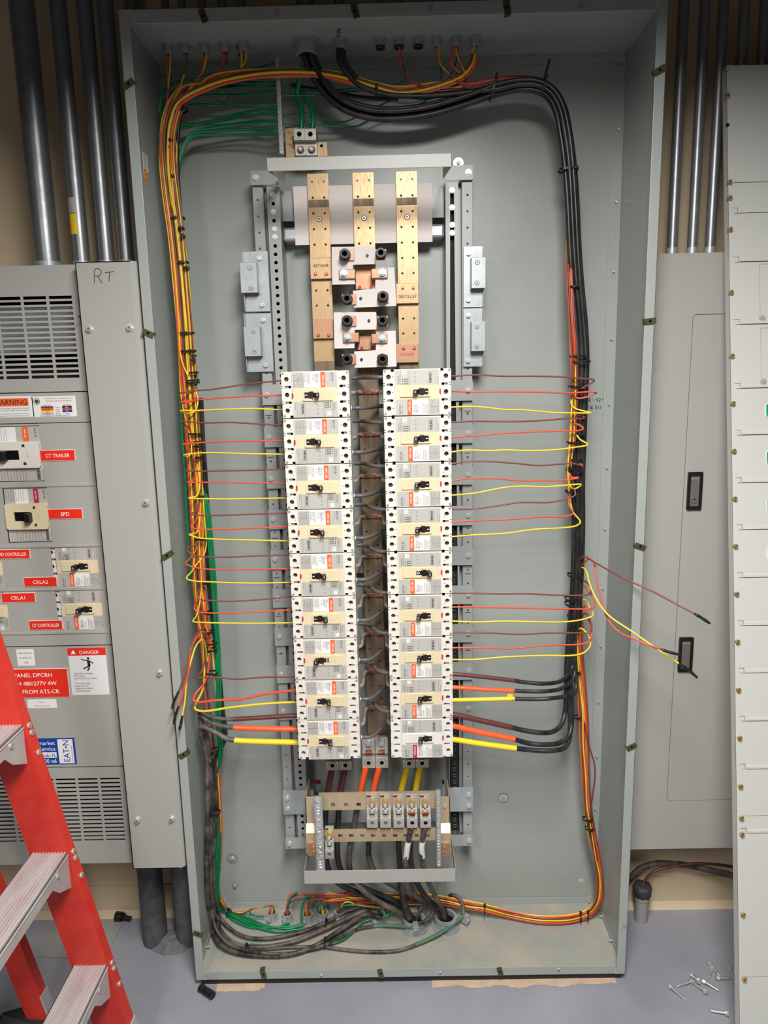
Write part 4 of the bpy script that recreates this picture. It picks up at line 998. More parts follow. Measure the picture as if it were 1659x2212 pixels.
for pts, nm in greens:
    q = [c4(*a) for a in pts]; n = len(q); o = [P(a[0], a[1], .172+.04*math.sin(math.pi*min(1, j/(n-1)*1.15))) for j, a in enumerate(q)]
    wire(o, .0029, W_GR, 'green ground wire, %s between the ground terminal bar and the left bundle' % nm)
cB = lambda x, y: (560+x/2.37, y/2.37)
for nm, pts in (('first', [(120, 440), (200, 455), (330, 465), (500, 450), (600, 440), (720, 425), (750, 400), (735, 330)]), ('second', [(120, 490), (330, 488), (450, 470), (640, 460), (800, 470), (930, 400), (920, 310)]),
                ('third', [(120, 595), (300, 602), (420, 626), (520, 590), (640, 530), (720, 500), (900, 500), (1000, 340), (1015, 290)]), ('fourth', [(120, 633), (300, 640), (500, 646), (600, 590), (830, 530), (900, 480)])):
    q = [cB(*a) for a in pts]; o = [P(a[0], a[1], .172+.04*min(1, j/2)) for j, a in enumerate(q)]
    wire(o, .0017, W_GR, 'thin green wire, %s from top of those leaving the ground terminal bar to the right' % nm)
for nm, q, e in (('left', [(660, 100, .155), (652, 150, .165), (646, 180, .18), (642, 205, .185), (649, 230, .18), (652, 255, .17), (650, 280, .17)], 0), ('right', [(640, 180, .205), (652, 195, .20), (662, 215, .19), (673, 235, .18), (676, 258, .17), (674, 280, .17)], 0)):
    wire(path(q), .0058, W_GR, 'thick green ground cable entering the %s ground lug on the brass plate' % nm, 'ground_cable', 'cable')
wire(path([(600, 182, .20), (540, 180, .215), (480, 186, .215), (430, 190, .21), (400, 215, .175), (388, 260, .165), (383, 330, .16), (386, 400, .155), (392, 480, .15), (400, 580, .15)]), .0045, W_BK, 'black cable behind the green wires left of the ground terminal bar', 'power_cable', 'cable')
wire(path([(630, 184, .205), (660, 190, .20), (700, 196, .21), (780, 210, .21), (860, 214, .20)]), .0045, W_BK, 'black cable behind the ground terminal bar, running right', 'power_cable', 'cable')
for i in range(3):
    body = lane(path([q for q in LB if 850 < q[1]]), -.0195-.0038*i, .010, .001, 70+i)
    wire(body+path([(462, 1650, .14), (464, 1700, .14)]), .0034, W_BK, 'black wire on the right side of the left bundle, %s from front' % ordn[i])

# ---- right side: black cables
RBK = [(1075, 192, .15), (1115, 183, .145), (1155, 184, .14), (1186, 198, .135), (1208, 232, .13), (1221, 290, .125), (1230, 360, .125), (1236, 440, .125), (1240, 530, .125), (1247, 620, .125), (1254, 700, .125), (1258, 780, .125), (1255, 860, .125), (1252, 950, .125), (1249, 1040, .125), (1249, 1130, .125), (1247, 1220, .125), (1244, 1290, .125), (1240, 1345, .125)]
A1 = [(669, 128, .156), (680, 155, .158), (705, 195, .158), (745, 228, .156), (800, 245, .155), (860, 247, .153), (930, 238, .15), (1000, 218, .15)]
A2 = [(736, 128, .156), (745, 148, .158), (770, 178, .160), (820, 200, .160), (890, 207, .158), (960, 204, .155), (1025, 196, .152)]
cA = lambda x, y: (960+x/4.608, 780+y/4.608)
cBb = lambda x, y: (960+x/4.608, 1200+y/4.608)
thick = [([(90, 1180), (400, 1210), (690, 1245)], [(800, 1262), (1000, 1275), (1150, 1252), (1240, 1185), (1275, 1100), (1262, 1000), (1245, 900)], 'b', .0047, 'eighth', A1, 0),
         ([(90, 1312), (400, 1332), (675, 1345)], [(850, 1352), (1020, 1350), (1160, 1325), (1265, 1255), (1300, 1150), (1290, 1000), (1278, 900)], 'o', .0047, 'eighth', A1, 1),
         ([(90, 1440), (400, 1432), (670, 1425)], [(900, 1430), (1080, 1420), (1200, 1402), (1290, 1375), (1312, 1290), (1305, 1120), (1300, 900)], 'y', .0047, 'eighth', A1, 2),
         ([(90, 1585), (350, 1640), (640, 1705)], [(800, 1742), (980, 1765), (1090, 1748), (1165, 1680), (1200, 1560), (1212, 1400), (1215, 1150), (1225, 950)], 'b', .0063, 'bottom', A1, 3),
         ([(90, 1700), (350, 1758), (680, 1825)], [(850, 1872), (1020, 1882), (1150, 1862), (1240, 1790), (1268, 1650), (1262, 1400), (1240, 1150), (1240, 950)], 'o', .0063, 'bottom', A2, 4),
         ([(90, 1832), (350, 1872), (690, 1917)], [(900, 1940), (1080, 1942), (1190, 1915), (1240, 1840), (1250, 1640), (1240, 1400), (1225, 1150), (1232, 950)], 'y', .0063, 'bottom', A2, 5)]
TP = {'b': (T_BR, 'brown'), 'o': (T_OR, 'orange'), 'y': (T_YE, 'yellow')}
for tp, bk, cc, rr_, row, src, k in thick:
    a_ = [.0085, .000, -.0085, .0105, .001, -.0075][k]; c_ = [.010, .012, .010, -.002, -.004, .001][k]
    q1 = [cBb(*q) for q in tp]; q2 = [cBb(*q) for q in bk]
    yend = .076
    t1 = [P(a, c, yend) for a, c in q1]; n2 = len(q2)
    t2 = [P(a, c, yend+(.130-yend)*min(1, max(0, (j-1)/3))) for j, (a, c) in enumerate(q2)]
    t1 = [Vector((RX+.068, yend, t1[0].z+.0002))]+t1
    depart = 1310 if k < 3 else 1330
    sp = lane(path([q for q in RBK if q[1] < depart]), a_, c_, .0006, k)
    s0 = lane(path(src), a_*.9, c_*.9, .0005, k+9)
    s0 = [s0[0]+Vector((0, 0, .02))]+s0
    sizes = rr_
    o = wire(s0+sp+t2[::-1]+[t1[-1]], sizes if rr_ > .005 else .0052, W_BK, 'thick black cable down the right, %s taped end at the %s right breaker' % (TP[cc][1], row), 'power_cable', 'cable', None, 10, 5)
    bt = MB().tube(t1+[t2[0]*.12+t1[-1]*.88], rr_*1.12, TP[cc][0], 12, 6)
    for j in range(14):
        u = t1[0].lerp(t1[1], j/14) if j < 7 else t1[2].lerp(t1[3], (j-7)/7)
    if k == 2: u = t1[-1]; bt.box(u.x-.012, u.x+.002, u.y-.002, u.y-.001, u.z+.002, u.z+.013, TP[cc][0])
    bt.build('coloured_tape', o)
for k in range(3):      # more black cables in the run, ending behind the lowest ties
    a_ = [.0045, -.0045, -.0125][k]; c_ = [-.014, -.013, .002][k]
    sp = lane(path([q for q in RBK if q[1] < 1350]), a_, c_, .0006, k+20)
    s0 = lane(path(A1 if k else A2), a_, c_*.7, .0005, k+29)
    wire([s0[0]+Vector((0, 0, .02))]+s0+sp+path([(1230+4*k, 1400, .14), (1228+3*k, 1440, .155)]), .0056, W_BK, 'black cable inside the run down the right side, %s from the front' % ordn[k], 'power_cable', 'cable', None, 10, 5)
# coloured wires from the top
RTOP = [(1010, 186, .146), (1060, 176, .140), (1110, 172, .140), (1155, 176, .146), (1192, 198, .152), (1213, 240, .155), (1226, 300, .155), (1234, 380, .155), (1234, 450, .152), (1230, 530, .140), (1230, 600, .118), (1234, 680, .106), (1239, 760, .103), (1241, 830, .102), (1239, 900, .102), (1236, 960, .102), (1232, 1010, .102), (1231, 1060, .102), (1231, 1100, .102)]
RBR = [('b', [(65, 150), (300, 138), (600, 150), (900, 150), (1150, 157), (1350, 172), (1492, 192), (1430, 238), (1335, 280), (1285, 260)], 3),
 ('o', [(65, 298), (230, 306), (600, 304), (950, 310), (1250, 317), (1490, 312), (1450, 345), (1330, 370), (1288, 345), (1283, 290)], 3),
 ('y', [(65, 460), (250, 452), (400, 460), (600, 483), (800, 487), (1050, 510), (1300, 518), (1458, 514), (1370, 493), (1290, 465), (1262, 420), (1272, 330)], 4),
 ('b', [(68, 608), (300, 598), (650, 602), (1000, 590), (1200, 572), (1395, 567), (1370, 545), (1280, 535)], 2),
 ('o', [(68, 758), (400, 735), (650, 715), (1100, 698), (1330, 692), (1382, 672), (1340, 635), (1290, 625), (1265, 645)], 3),
 ('y', [(70, 905), (220, 887), (450, 893), (600, 885), (800, 892), (1080, 885), (1300, 858), (1427, 830), (1350, 780), (1310, 730), (1265, 715)], 3),
 ('b', [(70, 1022), (230, 1000), (500, 1003), (750, 1022), (930, 1040), (1150, 1025), (1290, 1022), (1382, 1045), (1330, 1010), (1270, 1000)], 2),
 ('o', [(75, 1190), (250, 1168), (550, 1170), (700, 1187), (1000, 1190), (1200, 1185), (1338, 1160), (1255, 1155), (1240, 1120)], 2),
 ('y', [(75, 1335), (300, 1315), (600, 1258), (800, 1245), (1000, 1252), (1200, 1237), (1362, 1230), (1290, 1272), (1245, 1230)], 2),
 ('b', [(78, 1475), (250, 1474), (500, 1445), (750, 1408), (1050, 1406), (1200, 1375), (1300, 1335), (1290, 1260), (1278, 1180)], 2),
 ('o', [(75, 1600), (300, 1588), (700, 1572), (950, 1550), (1200, 1545), (1282, 1515), (1240, 1430), (1236, 1350)], 2),
 ('y', [(75, 1748), (300, 1730), (600, 1715), (900, 1675), (1200, 1658), (1322, 1635), (1352, 1600), (1280, 1500), (1250, 1370)], 3)]
def branch_right(px, back, yhook=.088, yback=.104):
    n = len(px); hk = n-1-back; out = []
    for j, q in enumerate(px):
        if j <= hk: t = j/hk; yy = .075*(1-t)+yhook*t
        else: t = (j-hk)/max(1, back); yy = yhook*(1-t)+yback*t
        out.append(P(q[0], q[1], yy))
    return [Vector((RX+.070, .075, out[0].z))]+out
for i, (cc, pts, back) in enumerate(RBR):
    px = [cA(*q) for q in pts]; tail = branch_right(px, back)[::-1]
    dep = px[-1][1]-18
    pm = [7, 2, 10, 0, 5, 9, 3, 11, 6, 1, 8, 4][i]; a_ = -(pm % 4-1.5)*.0038; c_ = (pm//4-1)*.004
    sp = lane(path([q for q in RTOP if q[1] < dep]), a_, c_, .0008, i)
    h = (8, 10, 11, 8)[i % 4] if i % 4 != 3 else 10
    x = hubx[h]+random.uniform(-.005, .005); z = BT-.010
    if h == 8: src = [Vector((x, HY, z)), P(868, 145, .155), P(885, 172, .153), P(930, 190, .150), P(975, 190, .148)]
    elif h == 10: src = [Vector((x, HY, z)), P(950, 135, .154), P(970, 160, .150)]
    else: src = [Vector((x, HY, z)), P(992, 132, .152), P(1004, 158, .148)]
    wire(src+sp+tail, .0020, CN[cc][0], '%s wire from the right run to the %s breaker of the right column' % (CN[cc][1], ordn[i//3]), group='wires of the right run')
# the big run from the rightmost roof hub across the top to the left
for i, cc in enumerate('oyb'):
    q = [(1026, 118, .150), (1020, 140, .148), (998, 165, .148), (960, 182, .15), (910, 196, .152), (860, 201, .152), (815, 190, .152), (750, 170, .152), (680, 158, .152), (600, 157, .150), (520, 166, .147), (455, 184, .143)]
    body = lane(path(q), (i-1)*.0065, (0, -.001, .004)[i], .0003, i)
    dn = lane(path([(p[0], p[1], p[2]-.010+.016*min(1, max(0, (p[1]-300)/200))) for p in LB if 200 < p[1] < 1330]), (i-1)*.008, 0, .001, i+3)
    wire(body+dn, .0034, CN[cc][0], 'thicker %s wire crossing the cabinet top from rightmost hub to left bundle' % CN[cc][1], n=8)
# wires rising from the floor hubs up the right side
FL = [(700, 1940, .205), (760, 1937, .205), (830, 1938, .21), (900, 1938, .21), (960, 1946, .205), (1010, 1956, .20), (1047, 1963, .195), (1100, 1976, .040, 'z'), (1170, 1988, .036, 'z'), (1235, 1986, .036, 'z'), (1274, 1972, .045, 'z'), (1293, 1945, .17), (1296, 1900, .165), (1289, 1850, .16), (1277, 1790, .155), (1270, 1740, .150), (1266, 1680, .145), (1262, 1600, .14), (1260, 1540, .14), (1254, 1460, .14), (1250, 1400, .14), (1250, 1330, .14), (1252, 1280, .14), (1254, 1230, .14)]
RB2 = [('b', [(78, 372), (300, 377), (600, 382), (800, 380), (1100, 393), (1300, 398), (1430, 385), (1472, 340), (1440, 290), (1385, 250), (1355, 330)], 3, 'sixth'),
 ('o', [(80, 513), (600, 518), (1000, 528), (1300, 532), (1460, 525), (1502, 490), (1480, 420), (1420, 330), (1385, 300), (1360, 380)], 4, 'sixth'),
 ('y', [(80, 653), (300, 663), (600, 653), (900, 660), (1200, 660), (1400, 630), (1482, 590), (1440, 510), (1420, 455), (1385, 440), (1355, 500)], 4, 'sixth'),
 ('b', [(80, 765), (400, 770), (750, 783), (1050, 772), (1300, 770), (1440, 768), (1467, 720), (1430, 600), (1400, 575), (1375, 600), (1365, 700)], 4, 'seventh'),
 ('o', [(85, 918), (400, 918), (650, 927), (900, 905), (1100, 890), (1330, 885), (1430, 860), (1467, 790), (1440, 650), (1410, 500), (1370, 560)], 3, 'seventh'),
 ('y', [(85, 1037), (300, 1035), (600, 1010), (1000, 995), (1300, 992), (1400, 960), (1452, 890), (1430, 790), (1360, 725), (1325, 750), (1320, 850)], 4, 'seventh')]
hang = [('b', [(1320, 520), (1320, 420), (1325, 370), (1370, 335), (1400, 345)], [(1440, 375), (1540, 430), (1650, 490), (1800, 555), (2000, 660), (2140, 735), (2250, 805)]),
        ('o', [], []), ('y', [], [])]
c6r = lambda x, y: (1150+x/3.2593, 1100+y/3.2593)
HG = [('b', [(335, 560), (320, 430), (326, 365), (370, 334), (440, 375), (540, 430), (650, 490), (800, 555), (1000, 660), (1140, 735)], [(1140, 735), (1195, 768), (1252, 806)], 'brown'),
      ('o', [(350, 560), (345, 440), (360, 385), (405, 348), (433, 375), (448, 480), (490, 660), (540, 790), (620, 870), (720, 915), (850, 968), (900, 985)], [(900, 985), (960, 1005), (1045, 1027)], 'orange'),
      ('y', [(330, 600), (332, 460), (345, 413), (378, 432), (402, 520), (460, 650), (540, 750), (700, 860), (850, 965), (1030, 1085)], [(1030, 1085), (1095, 1130), (1162, 1187)], 'yellow')]
fl_h = [1, 2, 3, 1, 2, 3, 4, 1, 2, 3, 4, 4]
def up_source(k, dep):
    a_ = -(k % 4-1.5)*.0060; c_ = (k//4-1)*.0048
    h = GB[fl_h[k]]; dx = random.uniform(-.004, .004)
    base = lane(path([q for q in FL if len(q) == 4 or (q[1] > dep or q[0] < 1240)]), a_, c_, .0018, k+60)
    base = [Vector((p.x, p.y, max(p.z, BZ+.008))) for p in base]
    start = [Vector((h.x+dx, h.y, BZ+.015)), Vector((h.x+dx, h.y, BZ+.045))]
    bx_ = [b_ for b_ in base if b_.x > h.x+.045]
    m = [Vector((h.x+dx+.012, h.y+.004, BZ+.070+.004*(k % 4)))]
    if h.x < -.27: m.append(Vector((h.x+.045, h.y+.006, BZ+.078)))
    return start+m+bx_
for k, (cc, pts, back, row) in enumerate(RB2):
    px = [cBb(*q) for q in pts]
    tail = branch_right(px, back, .085, .132)[::-1]
    wire(up_source(k, px[-1][1]+30)+tail, .0021, CN[cc][0], '%s wire rising from the cabinet floor to the %s breaker of the right column' % (CN[cc][1], row), group='wires rising on the right')
for k, (cc, pts, tpts, nm) in enumerate(HG):
    px = [c6r(*q) for q in pts]; n = len(px)
    yy = lambda t: .135-.02*min(1, t*4)-.16*max(0, t-.2)/.8*1.3
    o_ = [P(a, c, yy(j/(n-1))) for j, (a, c) in enumerate(px)]
    tt = [P(*c6r(*q), yy(1)-.006*j) for j, q in enumerate(tpts)]
    o = wire(up_source(6+k, px[0][1]+40)+o_, .0022, CN[cc][0], '%s wire hanging over the right cabinet edge with a black taped end' % nm)
    MB().tube(tt, .0032, BLACKP, 9, 5, radii=[.0026, .0036, .0031, .0036, .003, .0024]).build('taped_end', o)
for k in range(9, 12):
    cc = 'boy'[k-9]
    wire(up_source(k, 1230)+path([(1256, 1215, .14)]), .0021, CN[cc][0], '%s wire rising from the cabinet floor behind the right-hand black cables' % CN[cc][1], group='wires rising on the right')
wire(path([(1262, 1560, .135), (1272, 1610, .13), (1284, 1650, .13), (1285, 1680, .13), (1280, 1720, .135), (1276, 1760, .145), (1290, 1860, .155)]), .0020, mat('dark_red_insulation', rgb(122, 46, 46), .4), 'dark red wire bowing out right of the rising wires')
# ---- left bottom thick cables
LTH = [('b', T_BR, [(1147, 1716), (900, 1730), (655, 1745)], [(560, 1744), (450, 1722), (378, 1682), (372, 1700), (400, 1800)], .0052, [(447, 1600, .12), (456, 1680, .12), (461, 1760, .13), (461, 1850, .14), (465, 1930, .15), (478, 1985, .045, 'z'), (515, 2018, .034, 'z'), (560, 2028, .034, 'z'), (640, 2016, .036, 'z'), (700, 1994, .040, 'z'), (750, 1968, .046, 'z'), (785, 1957, .055, 'z'), (808, 1963, .058, 'z')], 'brown'),
       ('o', T_OR, [(1152, 1824), (900, 1820), (660, 1812)], [(560, 1800), (450, 1765), (385, 1722), (380, 1760), (410, 1850)], .0062, [(450, 1610, .11), (453, 1690, .11), (455, 1770, .12), (454, 1860, .13), (458, 1940, .14), (470, 1998, .045, 'z'), (500, 2035, .034, 'z'), (545, 2046, .034, 'z'), (620, 2038, .036, 'z'), (690, 2012, .040, 'z'), (750, 1984, .046, 'z'), (790, 1968, .055, 'z'), (814, 1972, .058, 'z')], 'orange'),
       ('y', T_YE, [(1157, 1930), (900, 1925), (660, 1915)], [(590, 1900), (480, 1840), (395, 1806), (378, 1840), (410, 1960)], .0064, [(447, 1640, .10), (448, 1710, .10), (448, 1780, .11), (446, 1870, .12), (449, 1950, .13), (456, 2000, .055, 'z'), (475, 2040, .040, 'z'), (510, 2058, .034, 'z'), (560, 2064, .034, 'z'), (625, 2062, .034, 'z'), (680, 2044, .034, 'z'), (740, 2006, .046, 'z'), (790, 1976, .056, 'z'), (820, 1982, .058, 'z')], 'yellow')]
for cc, tm, a1, a2, rr_, dn, nm in LTH:
    t1 = [P(*c8(*q), .078) for q in a1]; t1 = [Vector((LX-.070, .078, t1[0].z))]+t1
    t2 = [P(*c8(*q), .078+.03*j/4) for j, q in enumerate(a2)]
    end = [Vector((GM.x-.004, GM.y, .030))]
    o = wire([t1[-1]]+t2+path(dn)+end, rr_, W_DU, 'dusty thick cable at lower left, %s taped end at the bottom left breaker' % nm, 'power_cable', 'cable', None, 10, 6)
    MB().tube(t1+[t1[-1]*.85+t2[0]*.15], rr_*1.12, tm, 12, 6).build('coloured_tape', o)
gcs = [('front', [(1001, 1978, .052, 'z'), (960, 2010, .04, 'z'), (905, 2038, .032, 'z'), (860, 2053, .030, 'z'), (800, 2056, .030, 'z'), (740, 2051, .030, 'z'), (703, 2046, .030, 'z'), (640, 2046, .03, 'z'), (560, 2050, .03, 'z'), (505, 2050, .034, 'z'), (474, 2030, .04, 'z'), (460, 2000, .06, 'z'), (453, 1960, .14), (455, 1900, .14), (462, 1800, .14), (462, 1700, .13)], (0, 3)),
       ('rear', [(893, 2003, .048, 'z'), (860, 2000, .036, 'z'), (815, 2000, .030, 'z'), (770, 2008, .030, 'z'), (730, 2028, .030, 'z'), (700, 2042, .040, 'z'), (650, 2056, .030, 'z'), (590, 2060, .044, 'z'), (530, 2052, .044, 'z'), (490, 2036, .05, 'z'), (466, 2005, .07, 'z'), (458, 1960, .15), (459, 1880, .15), (466, 1780, .15), (466, 1690, .14)], (0, 3))]
for nm, q, g in gcs:
    p = path(q); o = wire(p, .0046, W_DU, 'dusty black ground cable sweeping across the cabinet floor, %s one of two' % nm, 'ground_cable', 'cable', None, 9, 6)
    MB().tube(smooth(p, 6)[0:14], .0052, T_GR, 9, smoothpath=False).build('green_tape', o)
wire(path([(806, 1985, .04, 'z'), (785, 1992, .036, 'z'), (768, 2008, .030, 'z'), (756, 2020, .030, 'z'), (735, 2033, .032, 'z'), (690, 2043, .030, 'z'), (600, 2045, .030, 'z'), (540, 2040, .030, 'z')]), .0026, W_GR, 'green ground wire from the medium floor hub clamp, under the black cables')
wire(path([(812, 1986, .045, 'z'), (835, 1978, .06, 'z'), (845, 1965, .065, 'z'), (835, 1957, .068, 'z'), (820, 1962, .06, 'z'), (818, 1975, .04, 'z')]), .0026, W_GR, 'green wire looping over the medium floor hub')
for i, q in enumerate([[(619, 1972, .03, 'z'), (622, 1955, .2), (630, 1936, .2), (640, 1928, .2), (637, 1935, .21)], [(652, 1990, .04, 'z'), (652, 1962, .19), (662, 1938, .195), (668, 1936, .2), (667, 1950, .2), (664, 1972, .035, 'z')], [(694, 1976, .035, 'z'), (685, 1962, .195), (689, 1951, .2), (698, 1955, .2), (697, 1970, .035, 'z')],
                       [(541, 1963, .205), (540, 1972, .20), (550, 1978, .04, 'z'), (571, 1980, .04, 'z')], [(770, 1955, .2), (745, 1956, .2), (736, 1962, .2), (733, 1972, .035, 'z')]]):
    wire(path(q), .0023, W_GR, 'short green wire looping at the %s small floor hub' % ('second', 'third', 'fourth', 'leftmost', 'fifth')[i])
for i, cc in enumerate('boy'):
    h = GB[1+i]; wire([Vector((h.x+.003, h.y, BZ+.015)), Vector((h.x+.004, h.y, BZ+.05)), P(h.x*0+640+42*i, 1944-i, .205), P(690+40*i, 1940, .21), P(760+30*i, 1950, .21), P(840, 1952, .21), P(930, 1954, .205)], .0021, CN[cc][0], '%s wire arching out of the %s floor hub and along the back' % (CN[cc][1], ordn[1+i]))
for i, cc in enumerate('by'):
    h = GB[4]; wire([Vector((h.x+.003*i, h.y, BZ+.015)), P(735+3*i, 1955, .2), P(746+3*i, 1949-i, .2), P(775, 1953+2*i, .205), P(840, 1960+2*i, .20), P(900, 1962, .205)], .0021, CN[cc][0], '%s wire arching out of the fifth small floor hub' % CN[cc][1])
# ---- feeders
FD = [('brown', T_BR, [(716, 1664, .165), (710, 1700, .17), (706, 1722, .17)], [(703, 1765, .17), (702, 1815, .17), (706, 1865, .17), (722, 1900, .175), (765, 1925, .185), (830, 1948, .195), (872, 1966, .19), (886, 1990, .03, 'z')], 'left'),
      ('brown', T_BR, [(744, 1664, .165), (737, 1700, .17), (734, 1722, .17)], [(731, 1765, .17), (728, 1825, .17), (733, 1870, .17), (748, 1896, .175), (795, 1922, .18), (850, 1945, .185), (880, 1968, .185), (897, 1994, .03, 'z')], 'right'),
      ('orange', T_OR, [(789, 1660, .155), (783, 1690, .16), (778, 1712, .165)], [(770, 1755, .165), (762, 1800, .165), (754, 1850, .165), (760, 1893, .17), (785, 1925, .17), (830, 1955, .17), (868, 1972, .172), (884, 1996, .03, 'z')], 'left'),
      ('orange', T_OR, [(818, 1660, .155), (811, 1690, .16), (806, 1712, .165)], [(801, 1755, .165), (797, 1810, .165), (797, 1850, .165), (813, 1888, .17), (855, 1915, .18), (905, 1940, .19), (940, 1958, .185), (952, 1988, .03, 'z')], 'right'),
      ('yellow', T_YE, [(879, 1659, .165), (871, 1690, .165), (866, 1712, .165)], [(863, 1760, .165), (861, 1820, .165), (865, 1880, .165), (868, 1925, .165), (873, 1960, .165), (878, 1994, .03, 'z')], 'left'),
      ('yellow', T_YE, [(907, 1659, .165), (901, 1690, .165), (897, 1712, .165)], [(891, 1760, .165), (887, 1820, .165), (890, 1875, .165), (908, 1920, .165), (935, 1952, .17), (958, 1965, .175), (966, 1992, .03, 'z')], 'right')]
for nm, tm, t, q, sd in FD:
    a = path(t); o = wire([a[-1]]+path(q), .0078, W_BK if nm != 'orange' else W_DU, 'thick black feeder cable with %s tape below its lug, %s of the pair' % (nm, sd), 'feeder_cable', 'cable', None, 12, 6)
    MB().tube([a[0]+Vector((0, 0, .006))]+a+[a[-1]*.8+path(q)[0]*.2], .0084, tm, 12, 5).build('coloured_tape', o)
for sd, q in (('left', [(890, 1784, .062), (884, 1806, .062), (880, 1830, .062), (876, 1862, .066), (871, 1900, .085), (872, 1940, .11), (880, 1965, .13), (886, 1992, .03, 'z')]), ('right', [(920, 1784, .062), (914, 1806, .062), (911, 1830, .062), (913, 1860, .066), (923, 1898, .09), (940, 1935, .12), (955, 1962, .14), (962, 1992, .03, 'z')])):
    p = path(q); o = wire(p, .0070, W_DU, 'neutral feeder cable with a band of white tape, %s of two' % sd, 'feeder_cable', 'cable', None, 12, 6)
    MB().tube([p[1]*.5+p[2]*.5, p[2], p[2]*.3+p[3]*.7], .0078, T_WH, 12).build('white_tape', o)
loopA = [(1001, 1974, .056, 'z'), (1000, 1955, .075, 'z'), (990, 1938, .09, 'z'), (975, 1934, .09, 'z'), (963, 1948, .07, 'z'), (962, 1975, .04, 'z')]
loopB = [(903, 1996, .055, 'z'), (925, 1985, .06, 'z'), (936, 1968, .075, 'z'), (930, 1952, .085, 'z'), (915, 1955, .08, 'z'), (905, 1972, .06, 'z'), (900, 1988, .035, 'z')]
wire(path(loopA), .0055, W_DU, 'grey dusty cable looping from the right large floor hub to its clamp', 'ground_cable', 'cable', None, 10, 6)
wire(path(loopB), .0050, W_DU, 'grey dusty cable looping out of the left large floor hub', 'ground_cable', 'cable', None, 10, 6)
# ------------------------------------------------------------------ cable ties
TIES = [(384, 238, 34, .135, 20, 'l'), (365, 303, 16, .125, 5, 'l'), (364, 319, 28, .13, 5, 'l'), (374, 381, 18, .125, 5, 'l'), (380, 470, 30, .125, 3, 'l'), (389, 492, 12, .115, 5, 'l'), (393, 508, 8, .11, 5, 'l'), (393, 566, 22, .12, 2, 'l'), (400, 578, 12, .115, 2, 'l'),
        (401, 719, 30, .118, 1, 'l'), (404, 758, 32, .118, 1, 'l'), (417, 768, 9, .11, 2, 'l'), (416, 778, 8, .11, 2, 'l'), (416, 805, 19, .112, 2, 'l'), (414, 822, 26, .112, 2, 'l'), (415, 827, 26, .112, 2, 'l'), (418, 938, 28, .112, -2, 'l'), (425, 955, 17, .112, 3, 'l'), (424, 965, 20, .112, -2, 'l'), (426, 989, 14, .112, 2, 'l'), (433, 1073, 12, .112, 0, 'l'),
        (431, 1166, 26, .112, 0, 'l'), (442, 1260, 14, .112, 0, 'l'), (447, 1326, 18, .112, 0, 'l'), (450, 1368, 18, .112, 2, 'l'), (452, 1393, 27, .110, 3, 'l'), (453, 1407, 26, .110, -3, 'l'), (455, 1457, 25, .110, 0, 'l'),
        (458, 1627, 24, .105, 14, 'd'), (450, 1650, 14, .105, -3, 'd'), (450, 1658, 14, .105, 0, 'd'), (450, 1710, 14, .11, 0, 'd'), (459, 1762, 26, .11, 0, 'd'),
        (813, 188, 20, .145, 80, 't'), (1069, 180, 48, .125, 75, 't'), (1178, 176, 30, .115, 78, 't'), (1232, 362, 38, .105, 0, 'r'), (1243, 618, 18, .10, 0, 'r'), (1252, 769, 34, .092, 0, 'r'), (1258, 781, 42, .090, 0, 'r'), (1247, 835, 28, .092, 0, 'r'), (1254, 939, 26, .095, 0, 'r'), (1244, 957, 28, .092, 0, 'r'), (1247, 994, 30, .092, 0, 'r'),
        (1235, 1012, 12, .09, 0, 'r'), (1245, 1018, 34, .092, 0, 'r'), (1233, 1064, 16, .092, 0, 'r'), (1246, 1248, 30, .105, -5, 'r'), (1237, 1298, 24, .105, 0, 'r'), (1237, 1309, 24, .105, 0, 'r'), (1240, 1338, 20, .105, -6, 'r'), (1240, 1358, 20, .105, -6, 'r'), (1248, 1454, 14, .125, 0, 'u'), (1248, 1552, 18, .125, 0, 'u'),
        (1271, 1773, 20, .135, 2, 'u'), (1276, 1793, 18, .14, 3, 'u')]
NMS = {'l': 'left bundle', 'd': 'dusty black cables at lower left', 't': 'cable run across the top', 'r': 'cable run down the right', 'u': 'wires rising at lower right'}
def tie(px, py, w, y, ang, depth, r_group, label, flat=None):
    p = P(px, py, y) if flat is None else P(px, py, flat, 'z')
    sc = (p-CAM).length/FPX*1.0; hw = w*.5*sc
    Mx = Matrix.Rotation(-math.radians(ang), 4, 'Y')
    r = tag(thing('cable_tie', p, (0, -math.radians(ang), 0)), label, 'cable tie', r_group)
    b = MB(); n = 20; h = .0022; dd = depth/2; vs = []
    for k in range(n):
        t = 2*math.pi*k/n; cx_, sy_ = math.cos(t), math.sin(t)
        X_ = (abs(cx_)**.7)*(1 if cx_ > 0 else -1); Y_ = (abs(sy_)**.7)*(1 if sy_ > 0 else -1)
        for rr_, zz in ((1, -h), (1, h), (.0, h), (.0, -h)):
            o_ = 0 if rr_ else -.0013
            vs.append(((hw+o_)*X_, dd+(dd+o_)*Y_, zz))
    fs = []
    for k in range(n):
        j = (k+1) % n
        for q in range(4): fs.append((4*k+q, 4*k+(q+1) % 4, 4*j+(q+1) % 4, 4*j+q))
    b.add(vs, fs, BLACKP, False); b.build('strap', r)
    hx = hw*random.uniform(-.2, .75)
    b = MB().box(hx-.0034, hx+.0034, -.0055, .001, -.0032, .0032, BLACKP); b.box(hx-.0018, hx+.0018, -.0075, -.005, -.002, .002, BLACKP); b.build('head', r, .0006)
    return r
cnt = {}
TENS = ['', 'twenty', 'thirty']
